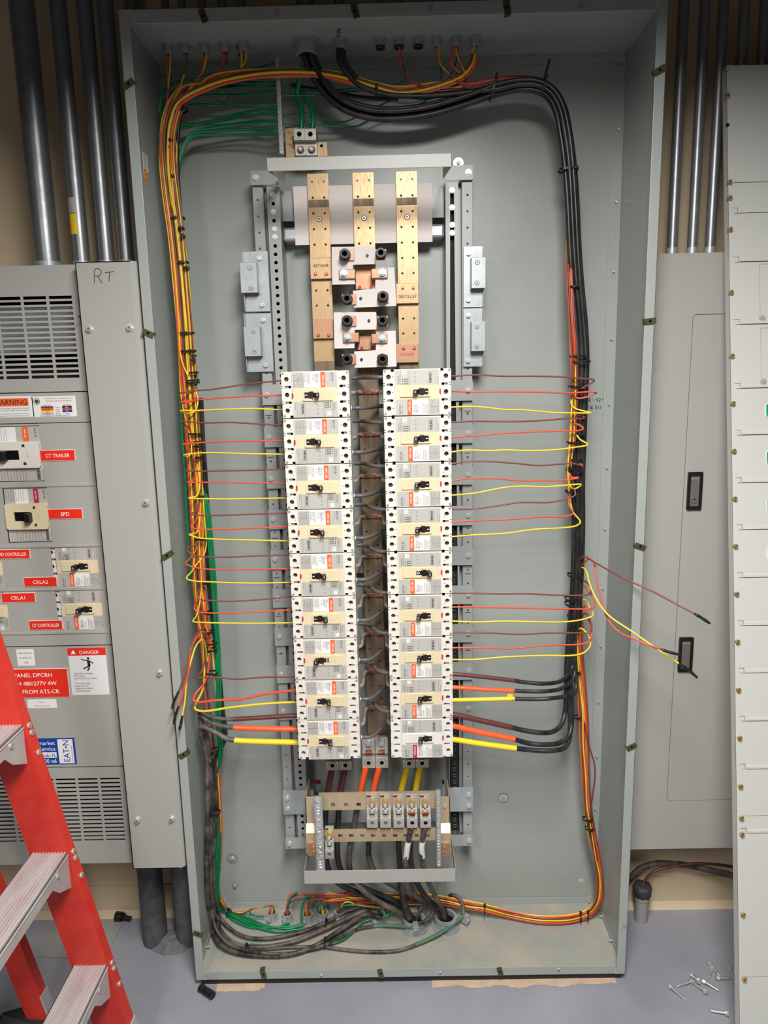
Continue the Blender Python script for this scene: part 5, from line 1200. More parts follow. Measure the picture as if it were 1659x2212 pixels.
def nth(n):
    if n <= 9: return ordn[n-1]
    t = ['tenth', 'eleventh', 'twelfth', 'thirteenth', 'fourteenth', 'fifteenth', 'sixteenth', 'seventeenth', 'eighteenth', 'nineteenth', 'twentieth']
    if n <= 20: return t[n-10]
    return ('thirtieth' if n == 30 else 'twenty-'+ordn[n-21]) if n <= 30 else 'thirty-'+ordn[n-31]
for px, py, w, y, ang, g in TIES:
    cnt[g] = cnt.get(g, 0)+1
    dep = {'l': .026, 'd': .03, 't': .045, 'r': .042, 'u': .022}[g]*(.6+.4*min(1, w/28))
    tie(px, py, w, y, ang, dep, 'black cable ties', '%s black cable tie from the top on the %s' % (nth(cnt[g]), NMS[g]) if g != 't' else '%s black cable tie from left on the cable run across the top' % nth(cnt[g]))
b = MB().tube([P(1178, 165, .12), P(1182, 148, .115), P(1188, 126, .11)], .0028, BLACKP, 8); tag(b.build('cable_tie_tail'), 'long black tie tail sticking up at the top right bend of the cables', 'cable tie')
for i, (px, py, z, ang) in enumerate(((494, 1972, .04, 60), (467, 1997, .07, 30), (533, 2050, .045, 85), (703, 2036, .045, 85), (705, 1995, .05, 80), (1047, 1966, .06, 85), (1254, 1981, .046, 85), (1270, 1979, .046, 80))):
    p = P(px, py, z, 'z'); R_ = (.011, .013, .014, .013, .012, .016, .014, .014)[i]
    r = tag(thing('cable_tie', p), 'cable tie around the cables on the cabinet floor, %s from left' % ordn[i], 'cable tie', 'cable ties on the cabinet floor')
    a = math.radians(ang-90)
    Mx = Matrix.Rotation(a, 4, 'Z')
    b = MB(); pts = [Mx @ Vector((0, R_*math.cos(2*math.pi*k/16), (R_*.8)*math.sin(2*math.pi*k/16))) for k in range(17)]
    b.tube(pts, .0014, BLACKP, 6, 2); b.build('strap', r)
    MB().box(-.003, .003, -.003, .003, R_*.75, R_*.75+.007, BLACKP).build('head', r)

# ------------------------------------------------------------------ left distribution panel
LY = .035
lp = tag(thing('distribution_panel', (-1.0, LY, .35)), 'grey wall-mounted distribution panel with louvres, red nameplates and breakers left of the open cabinet', 'distribution panel')
def lr(px, py, y=LY): p = P(px, py, y); return (p.x+1.0, p.z-.35)
XR = P(222, 1120, LY).x+1.03; XL = -.42
zT, zB_ = lr(100, 572)[1], lr(180, 1866)[1]
b = MB().box(XL, XR, .120, WY-LY, zB_+.004, zT-.002, mat('panel_inside_shade', rgb(46, 46, 47), .8)).box(XL, XR, .003, .12, zB_+.004, zB_+.006, COVERD).box(XL, XR, .003, .12, zT-.004, zT-.002, COVERD).box(XR-.002, XR, .003, .12, zB_+.004, zT-.002, COVERD).box(XL, XL+.002, .003, .12, zB_+.004, zT-.002, COVERD)  # dark inside colour stands in for the shade behind the vent slots
b.box(XL, XR, .05, .052, zT-.19, zT-.085, mat('pale_inner_plate', rgb(150, 152, 158), .5)); b.build('enclosure', lp)
c4l = lambda x, y: (x/3.770, 540+y/3.770)
c5l = lambda x, y: (x/3.686, 1080+y/3.686)
c6l = lambda x, y: (x/2.9625, 1600+y/2.9625)
def zl(px, py): return lr(px, py)[1]
def cover(z0, z1, nm, holes=()):
    b = MB().plate(rect(XL, XR, z0+.0008, z1-.0008), holes, 0, .0025, COVER)
    return b.build(nm, lp, .0006)
def vent_holes(colr, z_first, z_last, n, w, pitch, ncol, h=.0058):
    out = []
    for k in range(n):
        z = z_first+(z_last-z_first)*k/(n-1)
        for c in range(ncol):
            x1 = colr-pitch*c
            if x1-w > XL+.005: out.append(rect(x1-w, x1, z-h/2, z+h/2))
    return out
a = lr(154.4, 641.6); c = lr(172, 812.4); pit = (lr(154.4, 641.6)[0]-lr(100, 641.6)[0])
cover(zl(150, 846), zT, 'upper_vent_cover', vent_holes((a[0]+c[0])/2, a[1], c[1], 16, .0515, .0575, 6, .0068))

cover(zl(180, 912), zl(180, 846), 'label_cover')
def win(px0, px1, py0, py1):
    a = lr(px0, py1); c = lr(px1, py0); return (a[0], c[0], a[1], c[1])
wA = win(2, 84, 919, 1041.5); wS = win(8, 101, 1053, 1173); wC = win(117.5, 208, 1181.5, 1267); wD = win(127.5, 217, 1273.5, 1360.5)
big = .20
def wrect(w_, ext=0): return rect(max(w_[0]-ext, XL+.01), w_[1], w_[2], w_[3])
def rowcover(pya, pyb, px, ws, nm):
    z0, z1 = zl(px, pyb), zl(px, pya)
    cover(z0, z1, nm, [rect(x0, x1, max(a_, z0+.003), min(c_, z1-.003)) for x0, x1, a_, c_ in ws])
wA = (wA[1]-.1270, wA[1], wA[2], wA[3]); wS = (wS[1]-.105, wS[1], wS[2], wS[3])
rowcover(912, 1045, 190, [wA], 'breaker_cover'); rowcover(1048, 1176, 200, [wS], 'breaker_cover')
dxC = -.228
rowcover(1179, 1269, 212, [wC, (wC[0]+dxC, wC[1]+dxC, wC[2], wC[3])], 'breaker_cover'); rowcover(1272, 1363, 222, [wD, (wD[0]+dxC, wD[1]+dxC, wD[2], wD[3])], 'breaker_cover')
for py, px in ((1046.5, 195), (1177.5, 206), (1270.5, 217), (1364.5, 226)):
    z = zl(px, py); MB().box(XL, XR, -.0022, .003, z-.0035, z+.0035, COVER).build('cover_ridge', lp, .001)
cover(zl(230, 1393), zl(228, 1366), 'filler_cover'); cover(zl(250, 1655), zl(232, 1394), 'lower_cover')
a = lr(*c6l(765, 243)); c = lr(*c6l(803, 632)); 
cover(zB_, zl(258, 1656), 'lower_vent_cover', vent_holes((a[0]+c[0])/2, a[1], c[1], 16, .0500, .0560, 7, .0056))
# larger frame breakers in the two upper windows
def big_breaker(w_, label, stripe, on_left):
    cx, cz = (w_[0]+w_[1])/2, (w_[2]+w_[3])/2; W_, H_ = w_[1]-w_[0], w_[3]-w_[2]
    r = tag(thing('molded_case_breaker', (cx-1.0, LY, cz+.35)), label, 'circuit breaker')
    MB().box(-W_/2+.001, W_/2-.001, .004, .045, -H_/2+.001, H_/2-.001, WPLAS).build('case', r, .001)
    b = MB().box(-W_/2+.003, W_/2-.003, .0033, .0042, H_*.22, H_/2-.003, SILVER); b.box(W_*.17, W_*.28, .0030, .0034, H_*.22, H_/2-.003, stripe); b.box(-W_*.25, W_*.05, .0031, .0034, H_*.22, H_/2-.003, LWHITE)
    b.text('EAT•N', W_*.385, H_*.46, .0030, .0075, INK, -math.pi/2); b.text('HKD 65k', W_*.205, H_*.44, .0027, .0052, WHITEI, -math.pi/2)
    rr = random.Random(5)
    for k in range(8):
        x = -W_*.45+k*.0058; z = H_*.24
        while z < H_*.46: L = rr.uniform(.001, .005); b.box(x, x+.0009, .0029, .0033, z, min(z+L, H_*.47), INKL); z += L+.0015
    b.build('rating_label', r)
    b = MB().box(-W_/2+.003, W_/2-.003, .0033, .0042, -H_/2+.003, -H_*.27, SILVER)
    for k in range(9):
        x = -W_*.30+k*.0072; z = -H_*.47
        while z < -H_*.29: L = rr.uniform(.001, .004); b.box(x, x+.0009, .0029, .0033, z, z+L, INKL); z += L+.0015
    z = -H_*.47
    while z < -H_*.30: L = rr.uniform(.0006, .0016); b.box(W_*.36, W_*.42, .0029, .0033, z, z+L, INK); z += L+.0008
    b.build('data_label', r)
    MB().plate(rrect(-W_*.47, W_*.47, -H_*.25, H_*.22, .006), [rect(-W_*.28, W_*.10, -H_*.10, H_*.07)], -.006, .003, BEIGE if stripe == CRIMS else CREAM).build('bezel', r, .0012)
    b = MB().box(-W_*.29, W_*.11, -.0015, .0, -H_*.11, H_*.08, HOLE)
    for z in (-.17, .15): b.box(W_*.17, W_*.22, -.0065, -.0055, H_*z-.003, H_*z+.003, mat('dark_green_window', rgb(30, 50, 36), .4))
    b.text('I ON', W_*.24, H_*.06, -.0064, .0075, INKG, -math.pi/2)
    b.build('handle_well', r)
    hx = -W_*.26 if on_left else W_*.02
    MB().box(hx, hx+.020 if on_left else hx+.012, -.022, 0, -H_*.11, H_*.06, BLACKP).build('handle', r, .0015)
    return r
big_breaker(wA, 'large breaker with black handle beside the CT TRAILER nameplate', ORANGEL, True)
big_breaker(wS, 'large breaker with crimson-striped label beside the SPD nameplate', CRIMS, False)
for w_, nm in ((wC, 'beside the CRLA2 nameplate'), (wD, 'beside the CT CONTROLLER nameplate')):
    place(proto, (w_[0]-1.0+.0095*0+.0762-.0145, LY+.0005, (w_[2]+w_[3])/2+.35), (0, math.pi, 0), 'cream breaker in the left distribution panel, '+nm)
place(proto, (wC[0]-1.0+.0762-.0145+dxC, LY+.0005, (wC[2]+wC[3])/2+.35), (0, 0, 0), 'cream breaker cut off by the left edge of the photo, above the CRLA1 nameplate')
place(proto, (wD[0]-1.0+.0762-.0145+dxC, LY+.0005, (wD[2]+wD[3])/2+.35), (0, 0, 0), 'cream breaker cut off by the left edge of the photo, left of the CRLA1 nameplate')
def plate_sign(px0, px1, py0, py1, m, lines, label, tm=WHITEI, name='nameplate', th=.0016, edge=None, size=None, sx=1.0, dx=0, cat='sign', xpad=0):
    a = P(px0, py1, LY-.001); c = P(px1, py0, LY-.001); W_, H_ = c.x-a.x, c.z-a.z
    r = tag(thing(name, ((a.x+c.x)/2, LY, (a.z+c.z)/2)), label, cat)
    b = MB().box(-W_/2-xpad, W_/2, -th, 0, -H_/2, H_/2, edge or m)
    b.box(-W_/2-xpad+.0008, W_/2-.0008, -th-.0002, -th, -H_/2+.0008, H_/2-.0008, m); b.build('plate', r)
    if lines:
        b = MB(); n = len(lines)
        for i, t in enumerate(lines):
            z = H_*(.5-(i+.5)/n*.86-.07); s_ = size or H_*.5
            b.text(t, dx, z-s_*.36, -th-.0004, s_, tm, 0, 'CENTER', sx=sx)
        b.build('lettering', r)
    return r, W_, H_
PE = mat('white_plate_core', rgb(235, 225, 215), .5)
plate_sign(88, 161, 971, 996.5, REDP, ['CT TRAILER'], 'red nameplate reading CT TRAILER on the left panel', edge=PE, size=.0120, sx=.88)
plate_sign(105, 177, 1098.5, 1121.5, REDP, ['SPD'], 'red nameplate reading SPD on the left panel', edge=PE, size=.0125)
plate_sign(-12, 63.5, 1186, 1208, REDP, ['RAD CONTROLLER'], 'red nameplate reading RAD CONTROLLER at the left edge', edge=PE, size=.0120, sx=.66)
plate_sign(53, 122, 1246, 1268, REDP, ['CRLA2'], 'red nameplate reading CRLA2 on the left panel', edge=PE, size=.0125)
plate_sign(5, 75, 1280, 1302, REDP, ['CRLA1'], 'red nameplate reading CRLA1 on the left panel', edge=PE, size=.0125)
plate_sign(64.5, 134, 1339.5, 1361, REDP, ['CT CONTROLLER'], 'red nameplate reading CT CONTROLLER on the left panel', edge=PE, size=.0120, sx=.68)
plate_sign(10, 145, 1443.5, 1508, REDP, ['PANEL DPCRH', '3PH 480/277V 4W', 'FED FROM ATS-CR'], 'large red nameplate reading PANEL DPCRH', edge=PE, size=.0145, sx=1.0, dx=-.004, xpad=.01)
plate_sign(38.5, 72, 1402.5, 1439, LWHITE, ['Assembled in', 'Orlando, FL', 'USA'], 'small white sticker reading Assembled in Orlando, FL USA', INK, 'sticker', .0003, size=.0062, cat='sticker')
plate_sign(60, 121, 1510.5, 1530.5, LWHITE, ['Tested by', 'Equipment Inspected'], 'small white inspection sticker below the large red nameplate', REDTAB, 'sticker', .0003, size=.0045, cat='sticker')
r, W_, H_ = plate_sign(156, 227, 1398.5, 1502, LWHITE, None, 'white DANGER sticker with falling figure on the left panel', INK, 'warning_sticker', .0003, cat='sticker')
b = MB().box(-W_/2, W_/2, -.0008, -.0004, H_*.34, H_/2, REDP); b.text('DANGER', .006, H_*.37, -.0012, .0125, WHITEI, 0, 'CENTER', sx=.95)
b.prism([(-W_*.42, H_*.375), (-W_*.29, H_*.375), (-W_*.355, H_*.46)], -.0012, -.0009, WHITEI); b.build('red_header', r)
b = MB(); zf = H_*.12
b.cyl((.002, -.0004, zf+.019), (.002, -.0009, zf+.019), .0032, INK, 16)
def stk(pts, w_): 
    for p0, p1 in zip(pts, pts[1:]):
        d = Vector((p1[0]-p0[0], 0, p1[1]-p0[1])).normalized(); nn = Vector((-d.z, 0, d.x))*w_
        q = [(p0[0]+nn.x, -.0008, p0[1]+nn.z+zf), (p0[0]-nn.x, -.0008, p0[1]-nn.z+zf), (p1[0]-nn.x, -.0008, p1[1]-nn.z+zf), (p1[0]+nn.x, -.0008, p1[1]+nn.z+zf)]
        b.add(q, [(0, 1, 2, 3)], INK)
stk([(.002, .014), (.003, 0)], .0035); stk([(.002, .013), (-.010, .015), (-.016, .018)], .0011); stk([(.004, .013), (.014, .006)], .0012); stk([(.003, .001), (-.004, -.004), (-.012, -.007)], .0016); stk([(.004, .001), (.002, -.006), (-.002, -.013)], .0016)
for i, t in enumerate(('Hazardous voltage.', 'Will cause', 'severe injury or death.', '', 'Turn off power', 'supplying this', 'equipment before', 'working inside.')):
    if t: b.text(t, -W_*.40, -H_*.055-i*H_*.053, -.0007, .0062, INK, 0)
b.build('black_print', r)
r, W_, H_ = plate_sign(-10, 160, 1594, 1654, BLUEL, None, 'blue aftermarket service sticker at lower right of the left panel', WHITEI, 'sticker', .0003, cat='sticker')
b = MB().box(W_*.29, W_*.475, -.0008, -.0004, -H_*.46, H_*.45, LWHITE); b.text('EAT•N', W_*.425, -H_*.41, -.0012, .0225, BLUEL, math.pi/2, sx=.92); b.box(-W_*.25, W_*.265, -.0008, -.0004, -H_*.24, -H_*.03, LWHITE)
b.text('Powering Business Worldwide', W_*.462, -H_*.4, -.0012, .0034, BLUEL, math.pi/2)
for t, z, m_ in (('Aftermarket', .25, WHITEI), ('& Service', .03, WHITEI), ('Orlando FL', -.20, BLUEL), ('0300 x6', -.43, WHITEI)): 
    s_ = .0155 if m_ == WHITEI else .0125; b.text(t, W_*.26, H_*z, -.0012, s_, m_, 0, 'RIGHT', sx=.92)
b.build('lettering', r)
r, W_, H_ = plate_sign(-30, 70, 855, 903, LWHITE, None, 'white WARNING sticker with orange header at the left edge', INK, 'warning_sticker', .0003, cat='sticker')
b = MB().box(-W_*.47, W_*.40, -.0008, -.0004, H_*.03, H_*.40, ORANGEL); b.text('WARNING', W_*.385, H_*.09, -.0012, .0175, INK, 0, 'RIGHT', sx=.95)
for i, t in enumerate(('ARC FLASH HAZARD - APPROPRIATE PPE REQUIRED', 'FAILURE TO COMPLY CAN RESULT IN INJURY OR DEATH')): b.text(t, W_*.40, -H_*(.10+.1*i), -.0007, .0033, INK, 0, 'RIGHT', sx=.9)
for i in range(2): b.box(-W_*.3, W_*.4, -.0007, -.0004, -H_*(.34+.1*i), -H_*(.325+.1*i), INKL)
b.build('print', r)
r, W_, H_ = plate_sign(71.5, 162, 854.5, 901.5, LWHITE, None, 'white wiring colour code sticker on the left panel', INK, 'sticker', .0003, cat='sticker')
b = MB(); b.ring((-W_*.38, -.0004, H_*.26), (-W_*.38, -.0009, H_*.26), .0075, .0062, INKL, 24); b.cyl((-W_*.38, -.0004, H_*.26), (-W_*.38, -.0008, H_*.26), .0045, OLIVE, 16)
for i, t in enumerate(('Electric Services Inc. Leesburg, Florida', 'Electrical Contractors & Engineers')): b.text(t, W_*.12, H_*(.36-.12*i), -.0008, .0042, CRIMS, 0, 'CENTER')
cols = [(W_BR, 'Brown'), (W_OR, 'Orange'), (YELL, 'Yellow'), (SILVER, 'Gray')]; colr = [(INK, 'Black'), (REDTAB, 'Red'), (BLUEL, 'Blue'), (LWHITE, 'White')]
for i in range(4):
    z1 = H_*(.02-.105*i); z0 = z1-H_*.10
    b.box(-W_*.30, -W_*.02, -.0007, -.0004, z0, z1, cols[i][0]); b.text(cols[i][1], -W_*.16, z0+.0006, -.0010, .0034, INK, 0, 'CENTER')
    b.box(W_*.18, W_*.40, -.0007, -.0004, z0, z1, colr[i][0]); b.text(colr[i][1], W_*.29, z0+.0006, -.0010, .0034, INK if i == 3 else WHITEI, 0, 'CENTER')
    b.text(('Phase A', 'Phase B', 'Phase C', 'Neutral')[i], W_*.08, z0+.0006, -.0010, .0034, INK, 0, 'CENTER')
b.text('480/277 Volt', -W_*.16, H_*.04, -.0010, .0032, INK, 0, 'CENTER'); b.text('208/120 Volt', W_*.29, H_*.04, -.0010, .0032, INK, 0, 'CENTER')
b.text('Wiring identification per NEC 2005 Article 215.12', 0, -H_*.47, -.0010, .0034, INK, 0, 'CENTER'); b.build('colour_table', r)
# gutter cover with the marker writing
ry = .004
pa, pb_ = P(292, 563, ry), P(290, 1877, ry)
x0, x1, z0, z1 = P(159, 566, ry).x, P(293, 563, ry).x, pb_.z, pa.z
x0 = (x0+P(290, 1877, ry).x)/2; x1 = min(-.5635, (x1+P(399, 1873, ry).x)/2)
gc = tag(thing('wireway_cover', ((x0+x1)/2, ry, z0)), 'tall narrow grey cover marked RT in black marker, beside the open cabinet', 'cover'); w2 = (x1-x0)/2; H = z1-z0
b = MB().prism([(-w2, 0), (w2-.012, 0), (w2-.012, H), (-w2, H)], 0, .002, COVER); b.add([(w2-.012, 0, 0), (w2, .010, 0), (w2, .010, H), (w2-.012, 0, H)], [(0, 1, 2, 3)], COVER)
b.box(w2-.002, w2, .010, .060, 0, H, COVER).box(-w2, -w2+.002, 0, .031, 0, H, COVER).box(-w2, w2-.012, 0, .04, 0, .002, COVER).box(-w2, w2-.012, 0, .05, H-.002, H, COVER); b.build('cover_sheet', gc)
MB().box(-w2+.002, w2-.002, .05, WY-ry, .004, H-.002, COVERD).build('gutter_body', gc)
for px, py in ((194, 710.6), (281, 708), (315.6, 1085.6), (345.4, 1453), (297, 1770.5), (371.6, 1768)):
    u = P(px, py, ry); b = MB(); b.cyl((u.x-gc.location.x, 0, u.z-z0), (u.x-gc.location.x, -.002, u.z-z0), .0092, STEEL, 24); b.cyl((u.x-gc.location.x, -.002, u.z-z0), (u.x-gc.location.x, -.008, u.z-z0), .0062, STEEL, 6); b.cyl((u.x-gc.location.x, -.008, u.z-z0), (u.x-gc.location.x, -.0085, u.z-z0), .003, INKL, 10); b.build('hex_bolt', gc)
u = P(204, 612, ry); v = P(228, 608, ry)
hand('R', lambda a, c: Vector((u.x-gc.location.x+a, -.0003, u.z-z0+c)), .029, .0007, 'handwriting', gc); hand('T', lambda a, c: Vector((v.x-gc.location.x+a*.9, -.0003, v.z-z0+c*.8)), .024, .0007, 'handwriting', gc)
for px, py, q in ((172, 684, .003), (162, 589, .0012)):
    u = P(px, py, ry); MB().cyl((u.x-gc.location.x, -.0003, u.z-z0), (u.x-gc.location.x, .0003, u.z-z0), q, INK, 8).build('paint_chip', gc)
# ------------------------------------------------------------------ conduits beside the cabinet
def conduit(x, y, z0, z1, r_, label, m=GALVC, fit=True, cat='conduit', group=None):
    r = tag(thing('metal_conduit', (x, y, z0)), label, cat, group)
    MB().cyl((0, 0, 0), (0, 0, z1-z0), r_, m, 32).build('pipe', r)
    if fit: MB().ring((0, 0, 0), (0, 0, .022), r_*1.12, r_*.9, GALV, 32).ring((0, 0, .004), (0, 0, .007), r_*1.18, r_*.9, GALV, 32).build('connector', r)
    return r
zt_ = 1.82
ptL = [((104, 566), .0275, 'thickest conduit, entering the top of the left panel'), ((177, 560), .0185, 'second conduit from left, with a yellow sticker'), ((231, 560), .0175, 'third conduit from left, above the RT cover'), ((273, 560), .0175, 'fourth conduit from left, beside the open cabinet')]
for (px, py), r_, lab in ptL:
    y = .15; x = P(px, py, y).x
    c = conduit(x, y, zt_-.001, 2.98, r_, lab)
    if 'yellow' in lab:
        u = P(155, 455, y-r_); b = MB(); zz = u.z-zt_
        n = 6
        for k in range(n):
            t0, t1 = math.radians(-150+12*k), math.radians(-150+12*(k+1)); q = r_+.0003
            b.add([(q*math.cos(t0), q*math.sin(t0), zz-.05), (q*math.cos(t1), q*math.sin(t1), zz-.05), (q*math.cos(t1), q*math.sin(t1), zz-.005), (q*math.cos(t0), q*math.sin(t0), zz-.005)], [(0, 1, 2, 3)], YELL)
            b.add([(q*math.cos(t0), q*math.sin(t0), zz-.003), (q*math.cos(t1), q*math.sin(t1), zz-.003), (q*math.cos(t1), q*math.sin(t1), zz+.03), (q*math.cos(t0), q*math.sin(t0), zz+.03)], [(0, 1, 2, 3)], SILVER)
        b.build('sticker', c)
conduit(-.595, .21, zt_, 2.98, .016, 'conduit in the shadow directly beside the top left corner of the cabinet')
for i in range(7):
    y = .170; x = .6365+.0232+.0435*(i-.5)
    if i > 2: x = [.655, .700, .742, .790, .836, .884, .93][i]
    else: x = [(.654), (.7015), (.743)][i]
    conduit(x, y, zt_+.001, 2.98, .0118 if i else .0122, 'conduit right of the open cabinet, %s of seven from the left' % ordn[i])
rp_y = .12
# ------------------------------------------------------------------ right closed panel
rp = tag(thing('lighting_panel', (.95, rp_y, .293)), 'closed grey wall panel with two black latches right of the open cabinet', 'electrical panel')
RZ0 = P(1475, 1833, rp_y).z; RZ1 = P(1490, 546.5, rp_y).z; rp.location.z = RZ0; Hh = RZ1-RZ0
MB().box(-.387, .32, .003, WY-rp_y-.001, .002, Hh-.002, COVERD).build('enclosure', rp, .001)
dl = [P(1494, 679, rp_y), P(1442, 1730, rp_y)]; dx0 = (dl[0].x+dl[1].x)/2-.95
b = MB().plate(rect(-.387, .32, 0, Hh), [rrect(dx0, .27, dl[1].z-RZ0, dl[0].z-RZ0, .009)], 0, .003, COVER); b.build('trim', rp, .0006)
b = MB().plate(rrect(dx0+.0013, .2687, dl[1].z-RZ0+.0013, dl[0].z-RZ0-.0013, .008), [], -.0005, .0025, COVER); dr = b.build('hinged_door', rp, .0006)
for px0, px1, py0, py1, key in ((1481, 1514, 1019, 1101, True), (1462.5, 1495, 1375.5, 1450, False)):
    a = P(px0, py1, rp_y); c = P(px1, py0, rp_y); x0, x1, z0, z1 = a.x-.95, c.x-.95, a.z-RZ0, c.z-RZ0
    x1 = x0+.036; b = MB().plate(rrect(x0, x1, z0, z1, .003), [rect(x0+.007, x1-.007, z0+.009, z1-.009)], -.006, -.0005, BLACKP); lt = b.build('latch', dr, .0012)
    b = MB().box(x0+.007, x1-.007, -.003, -.001, z0+.009, z1-.009, mat('brushed_steel_paddle', rgb(140, 132, 124), .4, .6, bump=.3, bscale=900))
    b.text('EAT•N', (x0+x1)/2, z1-.018, -.0034, .0058, SILVER, 0, 'CENTER')
    if key: b.cyl(((x0+x1)/2, -.003, z0+.026), ((x0+x1)/2, -.0055, z0+.026), .0082, mat('brushed_steel_paddle', rgb(140, 132, 124), .4, .6), 24); b.ring(((x0+x1)/2, -.0055, z0+.026), ((x0+x1)/2, -.006, z0+.026), .0084, .0074, INKL, 24); b.box((x0+x1)/2-.002, (x0+x1)/2+.003, -.0060, -.0054, z0+.0245, z0+.0275, HOLE)
    b.build('paddle', dr)
# ------------------------------------------------------------------ leaning dead front
LA = math.atan(.1698)
X0 = .74
base = Vector((X0, -.2345-.012, 0.0015))
df = tag(thing('removed_dead_front', base, (-LA, 0, 0)), 'tall light grey dead front leaning at the right edge, brass screws down its side', 'panel cover')
MI = (Matrix.Translation(base) @ Euler((-LA, 0, 0)).to_matrix().to_4x4()).inverted()
def dl_(px, py):
    o = MI @ CAM; d = (MI.to_3x3()) @ (MR @ Vector(((px-829.5)/FPX, -(py-1106)/FPX, -1.0)))
    t = (-.0002-o.y)/d.y; q = o+d*t; return q.x, q.z
topz = dl_(1575, 141)[1]
seams = [394, 460, 566, 701, 839, 940, 1043, 1144.5, 1248, 1351.6, 1454, 1557.8, 1661.5, 1763, 1800, 2111]
zs = [topz]+[dl_(1602, py)[1] for py in seams]+[.0]
WD_ = .56
MB().box(0, .0018, .0, .022, 0, topz, LCOVER).box(0, .012, -.0005, .0012, 0, topz, LCOVER).box(WD_, WD_+.002, 0, .022, 0, topz, LCOVER).box(0, WD_, .020, .022, 0, .03, LCOVER).build('side_frame', df)
e0 = .0125
for i in range(len(zs)-1):
    z1, z0 = zs[i], zs[i+1]
    ridge = i not in (0, 1, 13, 15)
    hs = []
    if i in (3, 4):
        q0 = dl_(1641 if i == 3 else 1643, 570 if i == 3 else 708)[1]; q1 = dl_(1641, 688 if i == 3 else 824)[1]; xq = dl_(1641 if i == 3 else 1643.5, 620 if i == 3 else 760)[0]
        hs = [[(xq, q1), (xq+.0008, q1), (xq+.0008, q0-.0008), (WD_-.08, q0-.0008), (WD_-.08, q0), (xq, q0)]]
    b = MB().plate([(e0-.0115, z0+.0007), (WD_-.001, z0+.0007), (WD_-.001, z1-.0007), (e0-.0115, z1-.0007)], hs, 0, .002, LCOVER)
    if ridge and i < len(zs)-2: b.box(e0+.010, WD_-.004, -.0025, .001, z0+.0010, z0+.0075, LCOVER)
    cvr = b.build('cover_plate', df, .0005)
    if i < len(zs)-2 and 2 <= i+1 and ridge or i == 1:
        b = MB().cyl((e0-.0025, .0001, z0+.006), (e0-.0025, -.0004, z0+.006), .0026, INKL, 12); b.box(e0-.006, e0+.008, -.0006, 0, z0+.011, z0+.0118, INKL); b.box(e0+.0072, e0+.008, -.0006, 0, z0+.002, z0+.0118, INKL); b.build('slot_hole', cvr)
    if i in (3, 4):
        q = dl_(1646, 687.5) if i == 3 else dl_(1648.5, 824); b = MB().cyl((q[0], 0, q[1]), (q[0], -.004, q[1]), .0078, STEEL, 24, r1=.005); b.build('round_knob', cvr)
for px, py in [(1569.8, 208.6), (1575, 395), (1575, 429), (1576, 497), (1578, 632.6), (1580, 769.4), (1582, 872), (1584, 974.7), (1586, 1077.5), (1587.5, 1179.8), (1590, 1282.6), (1592, 1386), (1594, 1489.7), (1596.4, 1593.4), (1598.5, 1697.5), (1600.3, 1765.9), (1601.6, 1801), (1603.6, 1974), (1606.7, 2113)]:
    x, z = dl_(px, py); b = MB().cyl((x, 0, z), (x, -.006, z), .0056, BRASS, 16, r1=.0052); a = random.uniform(.4, 1.2)
    c_, s_ = math.cos(a)*.0050, math.sin(a)*.0050
    b.add([(x-c_-s_*.18, -.0062, z-s_+c_*.18), (x-c_+s_*.18, -.0062, z-s_-c_*.18), (x+c_+s_*.18, -.0062, z+s_-c_*.18), (x+c_-s_*.18, -.0062, z+s_+c_*.18)], [(0, 1, 2, 3)], INK); b.build('brass_screw', df)
x, z = dl_(1568.5, 150); MB().ring((x, 0, z), (x, -.0006, z), .0058, .0048, INKL, 20).build('capped_hole', df)
x, z = dl_(1572, 270); MB().cyl((x, 0.0001, z), (x, -.0006, z), .004, HOLE, 14).build('open_hole', df)
for py0, py1, px in ((873, 899.5, 1653.5), (976, 1001.5, 1655), (1079.5, 1105, 1656.5), (1182, 1208, 1657)):
    x, z1 = dl_(px, py0); _, z0 = dl_(px, py1); b = MB().box(x, x+.072, -.0016, 0, z0, z1, PE).box(x+.0008, x+.071, -.0018, -.0015, z0+.0008, z1-.0008, GREENL); b.build('green_nameplate', df)
# ------------------------------------------------------------------ conduits at floor level, stub and cables
p1 = P(335, 2035, 0, 'z'); conduit(-.7176, .163, .0, .36, .0335, 'thick weathered conduit rising from the floor below the RT cover', OLDC, False)
conduit(-.6235, .163, .0, .36, .0335, 'thick weathered conduit in the shadow beside the lower left corner of the cabinet', OLDC, False)
b = MB(); rr = random.Random(4)
n = 22; vs = []; fs = []
for j, (rad, hh) in enumerate(((1.0, .001), (.8, .010), (.55, .020), (.3, .022))):
    for k in range(n):
        t = 2*math.pi*k/n; q = rad*(1+rr.uniform(-.12, .12)); vs.append((-.668+.062*q*math.cos(t), .155+.045*q*math.sin(t), hh+rr.uniform(-.003, .004)*(j > 0)))
for j in range(3):
    for k in range(n): fs.append((j*n+k, j*n+(k+1) % n, (j+1)*n+(k+1) % n, (j+1)*n+k))
fs.append(tuple(3*n+k for k in range(n)))
b.add(vs, fs, PUTTY, False); tag(b.build('grout_patch'), 'rough grey grout between the two thick floor conduits', 'grout')
sx_, sy_ = .6735, .212
st = tag(thing('conduit_stub', (sx_, sy_, 0)), 'short grey conduit stub plugged with dark duct seal, right of the cabinet', 'conduit stub')
MB().cyl((0, 0, 0), (0, 0, .085), .0185, mat('grey_pvc', rgb(150, 146, 142), .6), 28).ring((0, 0, .070), (0, 0, .092), .0205, .015, mat('grey_pvc', rgb(150, 146, 142), .6), 28).build('pipe', st)
vs = []; fs = []
